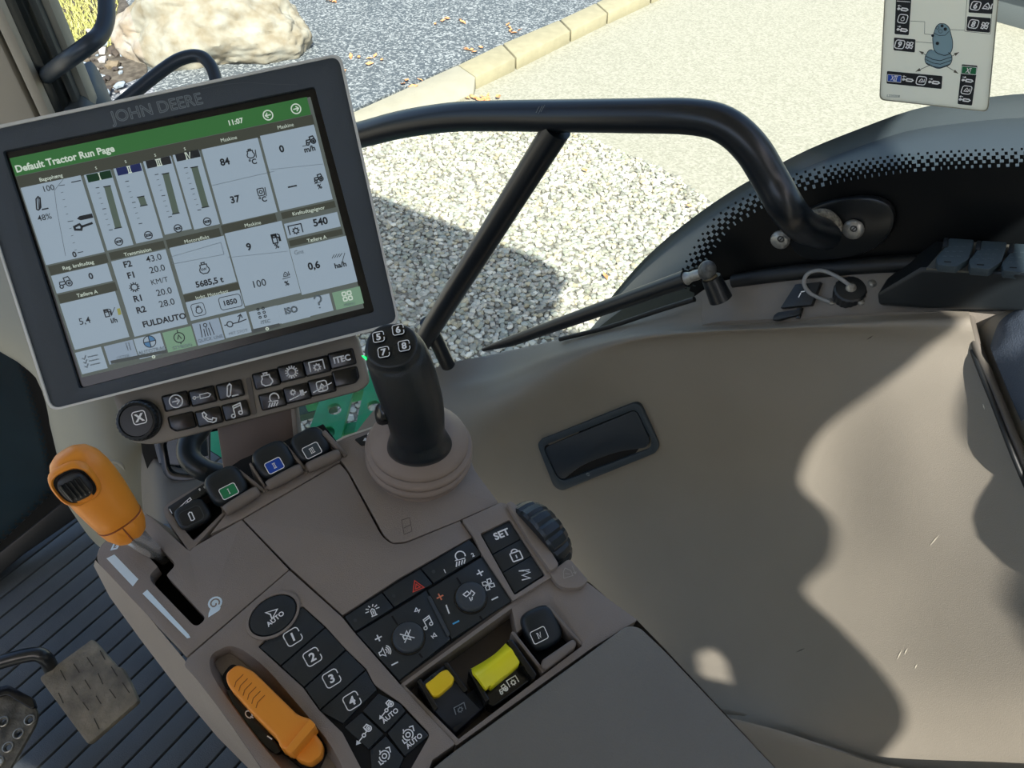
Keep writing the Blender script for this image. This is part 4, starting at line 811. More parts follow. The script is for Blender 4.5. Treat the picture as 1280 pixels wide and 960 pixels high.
# SInk.rect writes h relative to the screen face
title = SInk(M, .0002); title.rect((12, 198), (389, 143)); title.build('title_bar', TIT, sc)
tiles = {'engine_load': ((26, 235), (131, 315)), 'valve_one': ((105, 219), (167, 306)), 'valve_two': ((142, 211), (204, 297)), 'valve_three': ((179, 202), (240, 286)), 'valve_four': ((216, 194), (275, 280)),
 'temperatures': ((252, 187), (347, 265)), 'speed': ((325, 170), (416, 249)), 'rear_shaft': ((64, 345), (141, 351)), 'fuel_rate': ((75, 380), (162, 421)), 'transmission': ((139, 327), (235, 405)),
 'engine_power': ((212, 310), (296, 352)), 'engine_speed': ((232, 378), (306, 385)), 'levels': ((281, 292), (376, 366)), 'shaft_speed': ((355, 280), (426, 283)), 'area_rate': ((362, 311), (447, 352))}
hd = SInk(M, .0002)
hd.rect((20, 221), (394, 158)); hd.rect((60, 333), (136, 328)); hd.rect((72, 369), (147, 363)); hd.rect((136, 316), (207, 310)); hd.rect((207, 300), (277, 296)); hd.rect((229, 369), (302, 366)); hd.rect((276, 282), (347, 278)); hd.rect((351, 266), (420, 259)); hd.rect((361, 301), (429, 293))
hd.build('header_strips', HDR, sc)
for k, (a, b) in tiles.items():
    i = SInk(M, .0004); i.rect(a, b); i.build('tile', TILE, sc)
bot = [((94, 441), (135, 460), TILE), ((130, 433), (173, 447), TIL2), ((167, 424), (208, 441), TILE), ((203, 416), (246, 432), TILG), ((240, 405), (281, 424), TIL2), ((275, 397), (315, 415), TILE), ((311, 390), (352, 404), TILE), ((346, 382), (388, 396), TILE), ((381, 374), (417, 388), TILE), ((415, 366), (455, 379), TILG)]
for a, b, m in bot: i = SInk(M, .0004); i.rect(a, b); i.build('tile', m, sc)
d_ = (1, -.215)
t = Ink(M, -.0022); wt = Ink(M, -.0022); fa = Ink(M, -.0022)
wt.text('Default Tractor Run Page', (82, 199.5), 12.2, d_, .03).text('11:07', (295, 152), 9, d_, .03)
for k, uv in (('arrowl', (335, 144)), ('arrow', (370, 136))): wt.strokes(ICON[k], uv, 12, d_, .12)
for s_, uv, z in (('Bagophæng', (64, 222.5), 6.5), ('S', (120, 210), 5), ('S', (157, 202), 5), ('S', (194, 194), 5), ('S', (231, 186), 5), ('Maskine', (286, 173.5), 6.5), ('Maskine', (357, 157.5), 6.5), ('Reg. kraftudtag', (98, 332), 6.5), ('Tællere A', (109, 367), 6.5), ('Transmission', (172, 315), 6.5), ('Motoreffekt', (246, 299), 6.5), ('Indst. Motorhast', (265, 368), 6.2), ('Maskine', (316, 280), 6.5), ('Kraftudtagsignor', (386, 264), 6.2), ('Tællere A', (396, 298.5), 6.2)):
    wt.text(s_, uv, z, d_, .01)
for s_, uv, z in (('100', (61, 235), 10.5), ('48%', (55.5, 271.5), 10.5), ('0', (93, 318), 10), ('0', (113.5, 345), 11), ('5,4', (106, 401.5), 12), ('l/h', (142.5, 400.5), 8.5), ('F2', (159.5, 330), 11), ('F1', (163.5, 344), 11), ('R1', (172, 373), 11), ('R2', (176.5, 387), 11), ('43.0', (192, 322.5), 11.5), ('20.0', (196.5, 336), 11.5), ('KM/T', (199.5, 351), 9.5), ('20.0', (205, 364.5), 11.5), ('28.0', (208.5, 378.5), 11.5), ('FULDAUTO', (205.5, 400), 10.5),
    ('84', (281, 202), 12), ('37', (294, 249), 12), ('°C', (316, 202), 9), ('°C', (328.5, 249), 9), ('0', (352, 186), 12), ('---', (365.5, 233), 12), ('m/h', (387, 186), 9.5), ('%', (399.5, 233), 8), ('9', (311, 308.5), 12.5), ('100', (324.5, 354), 12.5), ('%', (346, 307.5), 8), ('%', (358.5, 354), 8), ('5685,5 t', (262, 353), 10.5), ('1850', (288, 377.5), 9), ('540', (400.5, 277), 12.5), ('0,6', (392.5, 332.5), 12.5), ('ha/h', (425.5, 331), 9)):
    t.text(s_, uv, z, d_, .032 if s_ not in ('43.0', '20.0', '28.0', '48%', '5,4', '100') else .005)
for s_, uv in (('I', (124.5, 220.5)), ('II', (161.5, 212)), ('III', (198.5, 203)), ('IV', (235, 194.5))): wt.strokes(roman(s_), uv, 8, d_, .15)
lab = SInk(M, .0006)
for a, b, m in (((108, 219), (141, 222), mat('lab_green', srgb(45, 95, 62), .5, spec=.25, emit=0.108)), ((145, 210.5), (178, 213.5), mat('lab_blue', srgb(62, 78, 150), .5, spec=.25, emit=0.108)), ((182, 201.5), (215, 204.5), mat('lab_dark', srgb(48, 52, 58), .3)), ((219, 193), (251, 196), MATS.get('lab_dark') or DARK)):
    k = SInk(M, .0006); k.rect(a, b); k.build('label_field', MATS['lab_dark'] if 'lab_dark' in MATS and a[0] > 180 else m, sc)
# valve bars: tick marks and filled columns
br_ = Ink(M, -.0023)
for (x0, y0, x1, y1) in ((134, 233, 148, 285), (176, 246, 180, 257), (207, 217, 220, 267), (243, 209, 257, 259)):
    br_.px([(x0-4, y0+.5), (x0+4, y0-1), (x1+4, y1-1), (x1-4, y1+.5)]); t.line([(x0-5, y0+.8), (x0+4.5, y0-1)], 1.3).line([(x1-5, y1+.8), (x1+4.5, y1-1)], 1.3)
br_.build('bars', TI, sc)
for (x, y) in ((121.5, 235), (158.5, 227), (195.5, 218.5), (232, 210)):
    for k in range(9):
        t.line([(x-2+k*2.1, y+k*6.6), (x+(2.6 if k % 4 == 0 else 1.2)+k*2.1, y-.8+k*6.6)], .9 if k % 4 == 0 else .5)
    cx, cy = x+27, y+67; t.strokes([circ(0, 0, .5, 16), [(-.4, .1), (.4, .1)], [(-.4, -.1), (.4, -.1)], [(-.2, .1), (-.2, -.1)], [(.2, .1), (.2, -.1)]], (cx, cy), 9.5, d_, .13)
for k in range(10): t.line([(74+k*2.1, 232+k*9), (74+k*2.1+(7 if k in (0, 5) else 3), 231+k*9)], .8 if k in (0, 5) else .5)
t.line([(89, 228), (101, 225.5)], 1.2).line([(68, 238), (79, 224)], .5).line([(68, 238), (71, 262), (82, 320)], .4)
t.strokes(ICON['hitch'], (49.5, 254), 17, d_, .1).strokes(ICON['pencil'], (49.5, 254), 14, d_, .08)
t.fill([(-.5, 0), (-.3, .14), (.5, .14), (.5, -.14), (-.3, -.14)], (106, 271.5), 20, d_).strokes(ICON['shovel'], (104, 283), 18, d_, .16); t.line([(97, 316), (104, 314.5)], 1)
t.strokes(ICON['tractor'], (80, 353.5), 17, d_, .08).strokes(ICON['fuel'], (134, 391), 11, d_, .12).line([(139, 395), (143.5, 384)], .8); t.strokes(gear(0, 0, .5, 12), (168, 359), 13, d_, .1)
t.strokes(ICON['engine'], (313, 192), 11, d_, .12).line([(319, 187), (320.5, 197)], 1.1); t.strokes([rrect(.8, .9, .1), circ(0, 0, .2, 8)], (326, 240), 10, d_, .12).line([(331, 234), (333, 245)], 1.1)
t.strokes(ICON['tractor'], (387, 176), 13, d_, .12).line([(378, 183), (386, 181)], .8); t.strokes(ICON['tractor'], (397, 223), 12, d_, .12).line([(393, 230), (402, 227)], .8)
t.strokes(ICON['pto'], (369.5, 287), 15, d_, .09).strokes(ICON['fuel'], (344, 298), 13, d_, .12).line([(353, 349), (363, 346)], .8).strokes(ICON['house'], (357, 343), 6, d_, .15)
t.strokes(ICON['engine'], (255, 335), 14, d_, .09).text('kW', (255, 336.5), 4.5, d_, .03); t.strokes([rrect(1.6, .95, .2)], (288, 377.5), 17, d_, .05); t.strokes(ICON['engine'], (248.5, 387), 9, d_, .12); t.strokes([rrect(1, 1, .2)], (248, 387), 16, d_, .05)
t.line([(252, 222), (252, 222.5)], .3)
for k in range(4): t.line([(415+k*3, 329-k*.6-6), (418+k*3.2, 318-k*.5)], .8)
t.line([(427, 330), (431, 316)], .8)
fa.line([(265, 232), (343, 214)], .5).line([(338, 212), (404, 205)], .4).line([(284, 322), (360, 314)], .4).line([(214, 321), (276, 303), (280, 318), (216, 330), (214, 321)], .5)
fa.text('Gns', (373.5, 315), 7.5, d_, .0)
for k, uv, z in (('list', (113, 451), 18), ('bars', (160, 433), 13)): fa.strokes(ICON[k], uv, z, d_, .08)
t.strokes(ICON['compass'], (224, 422), 17, d_, .07).strokes([circ(0, 0, .5, 18), [(0, -.5), (0, .5)], [(-.5, 0), (.5, 0)]], (187, 427), 15, d_, .07)
t.strokes(ICON['rails'], (258, 412), 17, d_, .06).strokes(ICON['route'], (294, 402), 18, d_, .07).strokes(ICON['dots'], (327, 391), 13, d_, .08)
fa.text('AUTOTRAC', (190, 438), 6.5, d_, .02).text('STYRESIG', (228, 433), 5.8, d_, .01).text('QUICK LINE', (263, 423.5), 5.8, d_, .01).text('MIT STOT', (298, 415), 5.5, d_, .01).text('iTEC', (332, 402), 6, d_, .02).text('ISO', (364, 387.5), 11, d_, .05).strokes(ICON['?'], (398, 377), 17, d_, .13).text('MENU', (437, 380), 5, d_, 0).text('LISTER', (154, 446), 5.5, d_, 0)
wt.strokes(ICON['menu'], (434, 370), 15, d_, .1)
AZ = Ink(M, -.0023); AZ.fill(arc(0, 0, .5, 0, 90, 6)+[(0, 0)], (187, 427), 14, d_).fill(arc(0, 0, .5, 180, 270, 6)+[(0, 0)], (187, 427), 14, d_).build('quadrants', mat('scr_blue', srgb(110, 165, 215), .5, spec=.25, emit=0.216), sc)
YB = Ink(M, -.0023); YB.px([(146, 386), (150, 385), (152, 393), (148, 394)]).build('yellow_field', mat('scr_yellow', srgb(200, 200, 110), .5, spec=.25, emit=0.216), sc)
for hq in ([(139, 455), (209, 441), (208, 437), (138, 451)], [(315, 417), (351, 408), (349, 404), (314, 412)]): Ink(M, -.0024).px(hq).build('page_strip', mat('strip_grey', srgb(120, 128, 128), .5, spec=.25, emit=0.144), sc)
wt.strokes([circ(0, 0, .4, 8)], (192, 446), 4, d_, .3).strokes([circ(0, 0, .4, 8)], (334, 411), 4, d_, .3)
t.build_split(('dark_lettering', 'dark_lines'), DTX, sc); wt.build_split(('white_lettering', 'white_lines'), WTX, sc); fa.build_split(('faint_lettering', 'faint_lines'), FAD, sc)
# maker's name pressed into the bezel
LOGOM = mat('logo_edge', srgb(128, 138, 144), .35)
def outline_text(parent, pl, uv, s, size, d, w, mt, name):
    """lettering drawn as its outline only"""
    vs, fs = textgeo(s, .0); ed = {}
    for f in fs:
        for i in range(len(f)):
            a, b = f[i], f[(i+1) % len(f)]; ed[(min(a, b), max(a, b))] = ed.get((min(a, b), max(a, b)), 0)+1
    # merge coincident points so only true outlines remain
    key = {}; 
    for f in fs:
        for i in range(len(f)):
            a, b = vs[f[i]], vs[f[(i+1) % len(f)]]; ka, kb = (round(a[0], 4), round(a[1], 4)), (round(b[0], 4), round(b[1], 4)); kk = (min(ka, kb), max(ka, kb)); key[kk] = key.get(kk, 0)+1
    ink = Ink(pl, .0002); ink.strokes([[a, b] for (a, b), c in key.items() if c == 1 and a != b], uv, size, d, w); return ink.build(name, mt, parent)
outline_text(MO, M, (196, 137), 'JOHN DEERE', 20.5, (1, -.215), .055, LOGOM, 'maker_lettering')
Ink(M, .0003).line([(252, 111), (275, 106), (310, 103), (335, 105), (372, 106)], .5).build('scratch', mat('scratch_grey', srgb(88, 96, 102), .5), MO)
# ============================================================ KEYPAD BELOW THE DISPLAY
K = Plane(P(300, 490, .594), (.12, -.72, .68))
KP = thing('display_keypad', K.at(300, 520, -.02), 'beige control strip of black keys and rotary dial under the display', 'keypad')
KPM = mat('keypad_plastic', srgb(142, 134, 122), .48, noise_amt=.04, noise_scale=20)
kout = rnd([(139, 492), (444, 412), (462, 478), (450, 489), (190, 557), (158, 552)], [10, 14, 12, 10, 16, 14])
prism('housing', KPM, KP, K, kout, 0, -.016, .0025)
kd = (1, -.235); KG = mat('key_gloss', srgb(18, 20, 22), .25)
keys = [((220, 501.5), 'arrow'), ((253.5, 495), 'plug'), ((288, 487.5), 'hitch'), ((227.5, 527.5), None), ((261.5, 521), 'phone'), ((295, 513), 'note'), ((333, 474), 'engine'), ((364.5, 465), 'gear'), ((396, 457.5), 'pto'), ((427.5, 448.5), 'ITEC'), ((341, 500), 'light'), ((371.5, 491.5), 'climate'), ((402.5, 482.5), 'pad'), ((432.5, 471), None)]
for (u, v), ic in keys:
    x, y = V((1, -.235)).normalized(), V((.26, 1)).normalized()
    hw, hh = 15.6, 9.9
    poly = [tuple(V((u, v))+x*a*hw+y*b*hh) for a, b in ((-1, -1), (1, -1), (1, 1), (-1, 1))]
    cut = 2
    if ic is None: poly = [tuple(V((u, v))+x*a*hw+y*b*hh) for a, b in ((-1, -1), (1, -1), (1, 1), (-.6, 1), (-1, .4))] if u < 300 else [tuple(V((u, v))+x*a*hw+y*b*hh) for a, b in ((-1, -1), (1, -1), (1, .4), (.6, 1), (-1, 1))]
    prism('key_well', DARK, KP, K, [tuple(V((u, v))+(V(p)-V((u, v)))*1.07) for p in rnd(poly, 3)], .0003, -.001)
    kb = prism('key', KG, KP, K, rnd(poly, 2.5), .003, -.002, .001)
    if ic == 'ITEC': lettering(kb, K, (u, v), 'ITEC', 10.5, kd, h=.0033, bold=.04)
    elif ic: symbol(kb, K, (u, v), ic, 16 if ic not in ('plug', 'climate', 'pad') else 14, kd, .1, h=.0033)
prism('divider', mat('divider_dark', srgb(96, 90, 82), .5), KP, K, rnd([(307, 473), (313, 471), (321, 517), (315, 519)], 2.5), .0008, -.002)
o, x, y, nn = K.frame(176, 525, kd)
mp = K.mpp(176, 525); kn = 56
def knurl(r, amp): return [(r*(1+(amp if i % 2 else 0))) for i in range(kn)]
prof = ((0, 26.5, 0), (.004, 26.5, 0), (.0045, 24.5, .04), (.009, 24.5, .04), (.0105, 23.0, .03), (.011, 20.5, 0), (.0095, 19.5, 0), (.0098, 1, 0))
dial = loft('rotary_dial', BLK, KP, [[o+nn*h+(x*math.cos(6.2832*i/kn)+y*math.sin(6.2832*i/kn))*(r*mp*(1+(a if i % 2 else 0))) for i in range(kn)] for h, r, a in prof], angle=20)
kx = Ink(K, .0102); kx.strokes([rrect(1, 1, .22)], (174, 522), 16, kd, .08).text('X', (174, 522), 13, kd, .05).build('symbol', WHITE, dial)
# support post carrying display and keypad
KD = thing('display_post', P(320, 590, .66), 'brown flat post holding up the display behind the lever row', 'bracket')
BRN = mat('post_brown', srgb(116, 102, 94), .5, noise_amt=.04, noise_scale=10)
Kp = Plane(P(320, 560, .615), (.10, -.85, .5))
prism('post', BRN, KD, Kp, [(262, 480), (366, 455), (374, 600), (286, 640)], 0, -.02, .003)
prism('edge_flange', mat('post_edge', srgb(150, 142, 132), .45), KD, Kp, [(359, 470), (364, 468), (379, 596), (372, 600)], .004, -.012, .001)
# ============================================================ DASH CORNER, HOSE
DA = struct('wall_front', P(120, 560, .8))
DP = mat('dash_beige', srgb(150, 148, 132), .55, noise_amt=.04, noise_scale=9)
Dp = Plane(P(130, 560, .80), (.1, -.9, .42))
sheet('dash_corner', DP, DA, [[P(u, v, d) for u, v, d in r] for r in (((-60, 300, .84), (30, 300, .82), (120, 330, .80), (200, 360, .82)), ((-60, 395, .86), (22, 398, .82), (110, 430, .79), (198, 440, .82)), ((45, 470, .85), (52, 476, .82), (120, 500, .785), (192, 505, .82)), ((62, 530, .86), (72, 540, .82), (130, 560, .785), (188, 560, .81), ), ((78, 600, .87), (88, 608, .83), (140, 610, .79), (190, 602, .81)), ((80, 622, .88), (96, 640, .85), (150, 660, .81), (186, 640, .82)), ((90, 640, .92), (120, 680, .9), (160, 700, .87), (185, 680, .86)))], V((0, .02, -.01)), 5, 4)
o, x, y, nn = Dp.frame(142, 588, (1, -.2), .014)
loft('round_plug', mat('plug_beige', srgb(164, 160, 144), .5), DA, [ring(o+nn*h, x, y, r, r, 28) for h, r in ((-.02, .0155), (.004, .0152), (.0055, .014), (.0055, .0115), (.004, .0105), (.0042, .0005))])
FC = struct('trim_2', A.at(240, 620, -.08))
sheet('footwell_cover', mat('cover_brown', srgb(106, 98, 88), .55, noise_amt=.05, noise_scale=10), FC, [[P(u, v, d) for u, v, d in r] for r in (((178, 545, .80), (200, 580, .72), (240, 590, .70), (300, 590, .70), (390, 560, .72), (450, 545, .74)), ((176, 600, .76), (196, 612, .68), (235, 618, .66), (300, 610, .66), (400, 590, .68), (460, 570, .7)), ((180, 660, .70), (198, 655, .63), (240, 655, .62), (300, 650, .62), (420, 630, .62), (480, 600, .62)))], V((0, .01, -.01)), 5, 4)
prism('pocket_rim', BLKG, FC, Plane(P(240, 575, .69), (.05, -.7, .7)), rnd([(196, 548), (232, 540), (290, 530), (300, 590), (262, 606), (212, 600), (204, 592)], 8), .004, -.004, .0015, holes=[rnd([(203, 552), (234, 546), (284, 536), (290, 584), (258, 597), (216, 592), (209, 586)], 7)])
prism('pocket_back', MATS['tinted_glass'], FC, Plane(P(240, 575, .69), (.05, -.7, .7)), [(190, 545), (261, 535), (261, 606), (205, 604)], -.035, -.04)
prism('gap', DARK, FC, Plane(P(190, 590, .74), (.1, -.9, .42)), [(176, 552), (203, 545), (206, 598), (192, 612), (178, 566)], 0, -.01)
HO = thing('black_hose', P(240, 575, .67), 'thick black hose looping through the pocket under the keypad', 'hose')
tube('hose', mat('hose_rubber', srgb(28, 36, 40), .35), HO, [P(u, v, d) for u, v, d in ((262, 520, .69), (246, 540, .665), (236, 556, .655), (238, 574, .65), (256, 588, .65), (282, 594, .66), (330, 600, .69))], .0098, 16)
tube('hose_inner', mat('hose_grey', srgb(60, 72, 78), .35), HO, [P(u, v, d) for u, v, d in ((243, 520, .70), (250, 548, .69), (252, 570, .69))], .006, 12)
# ============================================================ ARMREST CONSOLE
CO = thing('armrest_console', A.at(440, 780, -.16), 'brown control console with black key panels and padded armrest', 'console')
GAPZ = -.0035
# throttle panel with its stepped slot
slot = rnd([(160, 668), (197, 708), (187, 719), (189, 727), (245, 785), (258, 773), (208, 719), (218, 708), (217, 702), (173, 654)], [1, 2, 3, 3, 9, 7, 2, 3, 3, 1])
pA = rnd([(119, 700), (127, 680), (160, 655), (184, 642), (235, 688), (302, 650), (361, 712), (233, 821), (224, 811)], [10, 8, 3, 6, 3, 1, 1, 4, 4])
prism('throttle_panel', CONS, CO, A, pA, 0, -.012, .0022, holes=[slot])
pB = [(304, 649), (424, 579), (434, 590), (477, 670), (489, 680), (506, 679.5), (575, 651), (590, 671), (500, 722), (428, 769), (364, 711)]
prism('front_panel', CONS, CO, A, rnd(pB, [1, 3, 4, 6, 6, 6, 1, 1, 1, 1, 1]), 0, -.012, .0012)
pC = [(427, 577), (410, 556), (430, 548), (505, 522), (560, 527), (584, 553), (592, 586), (624, 629), (577, 649), (507, 677), (490, 678), (480, 669), (436, 589)]
prism('joystick_panel', CONS, CO, A, rnd(pC, [2, 3, 4, 3, 10, 12, 10, 2, 1, 4, 4, 4, 4]), 0, -.012, .0015)
# raised frame around the three-key block
pD = rnd([(578, 650), (626, 628), (640, 632), (690, 706), (698, 716), (641, 751), (602, 692), (592, 670)], [1, 2, 5, 8, 3, 2, 1, 1])
pDi = [(600, 667), (637, 649), (682, 719), (643, 744)]
prism('key_frame', CONS, CO, A, pD, .003, -.012, .0012, holes=[rnd(pDi, 3)])
def key(poly, h=.0012, r=1.2, mt=KEYM, name='key', d=-.006, bev=.0007): return prism(name, mt, CO, A, rnd(poly, r), h, d, bev)
def pt(a, b, t): return (a[0]+(b[0]-a[0])*t, a[1]+(b[1]-a[1])*t)
a, b, c, d = pDi
cuts = (.015, .345, .64, .985)
kset = []
for i in range(3):
    q = [pt(a, d, cuts[i]+.005), pt(b, c, cuts[i]+.005), pt(b, c, cuts[i+1]-.008), pt(a, d, cuts[i+1]-.008)]
    q = [pt(q[0], q[1], .03), pt(q[0], q[1], .97), pt(q[3], q[2], .97), pt(q[3], q[2], .03)]; kset.append(key(q))
ld = (1, -.5)
lettering(kset[0], A, (627, 667.5), 'SET', 12.5, (1, -.42), h=.0016, bold=.035)
symbol(kset[1], A, (644, 692), 'lock', 18, (1, -.35), .09, h=.0016); symbol(kset[2], A, (657, 717.5), 'squig', 15, (1, -.4), .1, h=.0016)
# warning-light strip and audio and climate panel
st_ = [(429, 771), (500, 725), (588, 673), (604, 692), (515, 746), (444, 790)]
prism('strip_bed', DARK, CO, A, [(428, 772), (500, 722), (590, 671), (642, 751), (498, 852)], -.002, -.012)
cl = [(431, 771), (500, 726.5), (586.5, 674.5)]; cr = [(444, 789), (515, 745), (602.5, 692)]
def q3(l, t): return pt(l[0], l[1], t*2) if t < .5 else pt(l[1], l[2], t*2-1)
for t0, t1, ic, uv, sz, m in ((0, .335, 'beacon', (466, 764), 15, WHITE), (.345, .645, 'hazard', (521, 732), 14, RED), (.655, 1, 'light', (574, 698), 17, WHITE)):
    kk = key([q3(cl, t0), q3(cl, (t0+t1)/2), q3(cl, t1), q3(cr, t1), q3(cr, (t0+t1)/2), q3(cr, t0)]); symbol(kk, A, uv, ic, sz, (1, -.42), .09, m, .0016)
    u = q3(cl, t0+.03); w_ = q3(cr, t0+.03); m_ = pt(u, w_, .45); Ink(A, .0016).px([(m_[0]+x, m_[1]+y) for x, y in circ(3, -1, 2.3, 10)[:-1]]).build('indicator_lamp', mat('lamp_off', srgb(58, 64, 68), .4), kk)
    if ic == 'light': Ink(A, .0016).text('1', (556, 714), 7, (1, -.42), .03).text('2', (591, 693.5), 7, (1, -.42), .03).build('lettering', WHITE, kk)
pl_ = [(447, 791), (517, 748), (604, 694), (639, 751), (499, 850)]
mid = ((533, 739), (562, 797.5))
left = [(446, 791.5), (517, 748.5), pt(mid[0], mid[1], -.02), (563, 799), (499, 850)]; right = [(535, 737.5), (604, 695), (639, 751), (564.5, 799)]
kl = key(left); kr = key(right)
prism('panel_divider', KNOBM, CO, A, rnd([(534, 746), (538, 744), (563, 793), (559, 796)], 1.5), .0022, 0, .0006)
def knob(u, v, r, ic, sz):
    o, x, y, nn = A.frame(u, v, LAT, .001); m = A.mpp(u, v)
    loft('knob_ring', BLKG, CO, [ring(o+nn*h, x, y, rr*m, rr*m, 32) for h, rr in ((0, r+2.4), (.0008, r+1.9), (.0009, r+1))])
    k_ = loft('push_knob', KNOBM, CO, [ring(o+nn*h, x, y, rr*m, rr*m, 32) for h, rr in ((0, r), (.0028, r), (.0038, r-1.2), (.0041, r-2.2), (.0038, r*.5), (.0037, .5))]); symbol(k_, A, (u-1.5, v-3), ic, sz, (1, -.5), .1, h=.0052)
knob(510.5, 798, 19.3, 'mute', 14); knob(588.5, 747.5, 18.6, 'vent', 14)
ls = Ink(A, .0016); dd = (1, -.5)
ls.strokes(ICON['plus'], (473, 797.5), 9, dd, .2).strokes(ICON['minus'], (493.5, 829.5), 9, dd, .2).strokes(ICON['speaker'], (481, 814.5), 14, dd, .1)
ls.strokes(ICON['skip'], (522, 763), 7, (.6, .2), .16).strokes(ICON['skip'], (542, 795), 7, (-.6, .5), .16).strokes(ICON['note'], (533.5, 778.5), 14, dd, .1)
ls.build('symbol', WHITE, kl)
rs = Ink(A, .0016); rs.strokes(ICON['plus'], (600, 716), 9, dd, .2).strokes(ICON['minus'], (618.5, 748), 9, dd, .2).strokes(ICON['fan'], (610.5, 730.5), 14, dd, .09).line([(557.5, 756), (561.5, 767)], 1.8).build('symbol', WHITE, kr)
symbol(kr, A, (550, 746), 'plus', 9, dd, .2, mat('warm_print', srgb(235, 140, 105), .5), .0016); symbol(kr, A, (570, 778), 'minus', 9, dd, .22, mat('cool_print', srgb(80, 175, 225), .5), .0016)
for a_, b_ in (((490, 770), (497, 781)), ((571, 722), (576, 730)), ((524, 817), (528, 822)), ((600, 770), (603, 775))): Ink(A, .0016).line([a_, b_], 2.2).build('detent_groove', DARK, kl if a_[0] < 540 else kr)
# keypad block with the oval button
pE = rnd([(234, 823), (362, 713), (428, 772), (444, 792), (497, 852), (501, 857), (569, 930), (540, 950), (520, 1010), (370, 1010), (330, 965), (285, 900), (245, 848), (230, 832)], [6, 1, 2, 2, 1, 2, 3, 2, 10, 10, 20, 20, 20, 8])
kpoly = rnd([(322, 808), (378, 757), (407, 783), (433, 812), (458, 836), (468, 856), (502, 879), (538, 918), (500, 985), (464, 985), (428, 916), (399, 888), (379, 860), (345, 829)], [3, 3, 1, 1, 1, 6, 8, 6, 3, 3, 1, 1, 1, 1])
dish = rnd([(262, 838), (262, 818), (286, 806), (304, 812), (332, 834), (372, 880), (410, 925), (432, 965), (420, 995), (372, 985), (318, 920), (276, 862)], [10, 12, 12, 12, 20, 30, 20, 20, 10, 20, 30, 20])
prism('key_block', CONS, CO, A, pE, .001, -.014, .002, holes=[kpoly, dish])
prism('key_bed', DARK, CO, A, kpoly, -.001, -.008)
kp = {}
for n_, q in (('1', [(325, 809), (378, 759), (405.5, 784), (351, 831.5)]), ('2', [(352, 833), (407, 785), (431.5, 812), (380, 858.5)]), ('3', [(381, 860), (433, 813.5), (456.5, 837), (400, 886.5)]), ('4', [(401, 888.5), (457.5, 838.5), (465, 853), (471, 862), (451, 881), (429, 904)]),
    ('tractorarrow2', [(453.5, 888.5), (473, 867), (501, 880.5), (507, 889), (482, 915.5)]), ('tractorarrow', [(431, 909), (452, 891), (479.5, 917.5), (461, 936)]), ('wheel2', [(484.5, 916.5), (508.5, 891), (536, 919), (506, 945)]), ('wheel', [(463, 938), (482, 920), (504.5, 947), (488, 983), (466, 983)])):
    kp[n_] = key(q)
for s_, uv in (('1', (366, 796)), ('2', (390.5, 821)), ('3', (414.5, 848)), ('4', (440, 876))):
    Ink(A, .0016).strokes(brk(0, 0, 1), uv, 19, (1, -.62), .07).text(s_, uv, 15, (1, -.5), .035).build('number', WHITE, kp[s_])
symbol(kp['tractorarrow2'], A, (484, 885), 'tractorarrow', 16, (1, -.35), .09, h=.0016); lettering(kp['tractorarrow2'], A, (487.5, 894.5), 'AUTO', 8.5, (1, -.85), h=.0016)
symbol(kp['tractorarrow'], A, (456, 916), 'tractorarrow', 17, (1, -.35), .09, h=.0016); symbol(kp['wheel'], A, (480.5, 945), 'wheel', 17, (1, -.35), .09, h=.0016)
symbol(kp['wheel2'], A, (510, 918.5), 'wheel', 17, (1, -.35), .09, h=.0016); lettering(kp['wheel2'], A, (517.5, 926), 'AUTO', 8.5, (1, -.85), h=.0016)
ov = [(341+math.cos(t)*38*math.cos(-.66)-math.sin(t)*25*math.sin(-.66), 769+math.cos(t)*38*math.sin(-.66)+math.sin(t)*25*math.cos(-.66)) for t in [6.2832*i/40 for i in range(40)]]
ov2 = [(341+(u-341)*.90, 769+(v-769)*.88) for u, v in ov]; ov3 = [(341+(u-341)*.86, 769+(v-769)*.83) for u, v in ov]
prism('oval_rim', CONS, CO, A, ov, .0025, .0, .0008, holes=[ov2])
ob = prism('oval_button', KEYM, CO, A, ov3, .0022, .0, .0009); prism('oval_bed', DARK, CO, A, ov2, .0013, .0)
symbol(ob, A, (339.5, 767), 'autosteer', 14, (1, -.2), .11, h=.0026); lettering(ob, A, (344, 773.5), 'AUTO', 8.5, (1, -.8), h=.0026)
# dish around the hand lever
n_ = len(dish); cx, cy = 345, 895
inn = [(u+(cx+(v-cy)*.92-u)*.28+0, v+(cy+(u-cx)*.9-v)*.18) for u, v in dish]
d0 = [A.at(u, v, .001) for u, v in dish]; d1 = [A.at(u, v, -.004) for u, v in [(u+(cx-u)*.06, v+(cy-v)*.05) for u, v in dish]]; d2 = [A.at(u, v, -.011) for u, v in inn]
loft('lever_dish', CONS, CO, [d0, d1, d2], cap=False)
prism('dish_floor', CONS, CO, A, inn, -.0105, -.014)
prism('lever_slot', DARK, CO, A, rnd([(276, 846), (290, 828), (306, 838), (398, 915), (410, 935), (398, 962), (380, 962), (330, 925), (292, 878)], 8), -.006, -.0125)
bp = prism('scale_plate', BLKG, CO, A, rnd([(283, 862), (292, 862), (330, 908), (352, 938), (345, 943), (318, 922), (296, 893)], 3), -.002, -.008, .0006)
Ink(A, -.0015).strokes([circ(0, 0, .5, 12, .3), [(.3, 0), (.7, .1)]], (311, 893), 11, (1, 1.1), .12).strokes([[(-.5, 0), (.5, 0)]], (337, 922), 8, (1, .7), .2).build('symbol', WHITE, bp)
HL = thing('hand_lever', A.at(345, 890, 0), 'orange ribbed hand lever lying in a slot beside the numbered keys', 'lever')
def lev(pts): return [A.at(u, v, h) for u, v, h in pts]
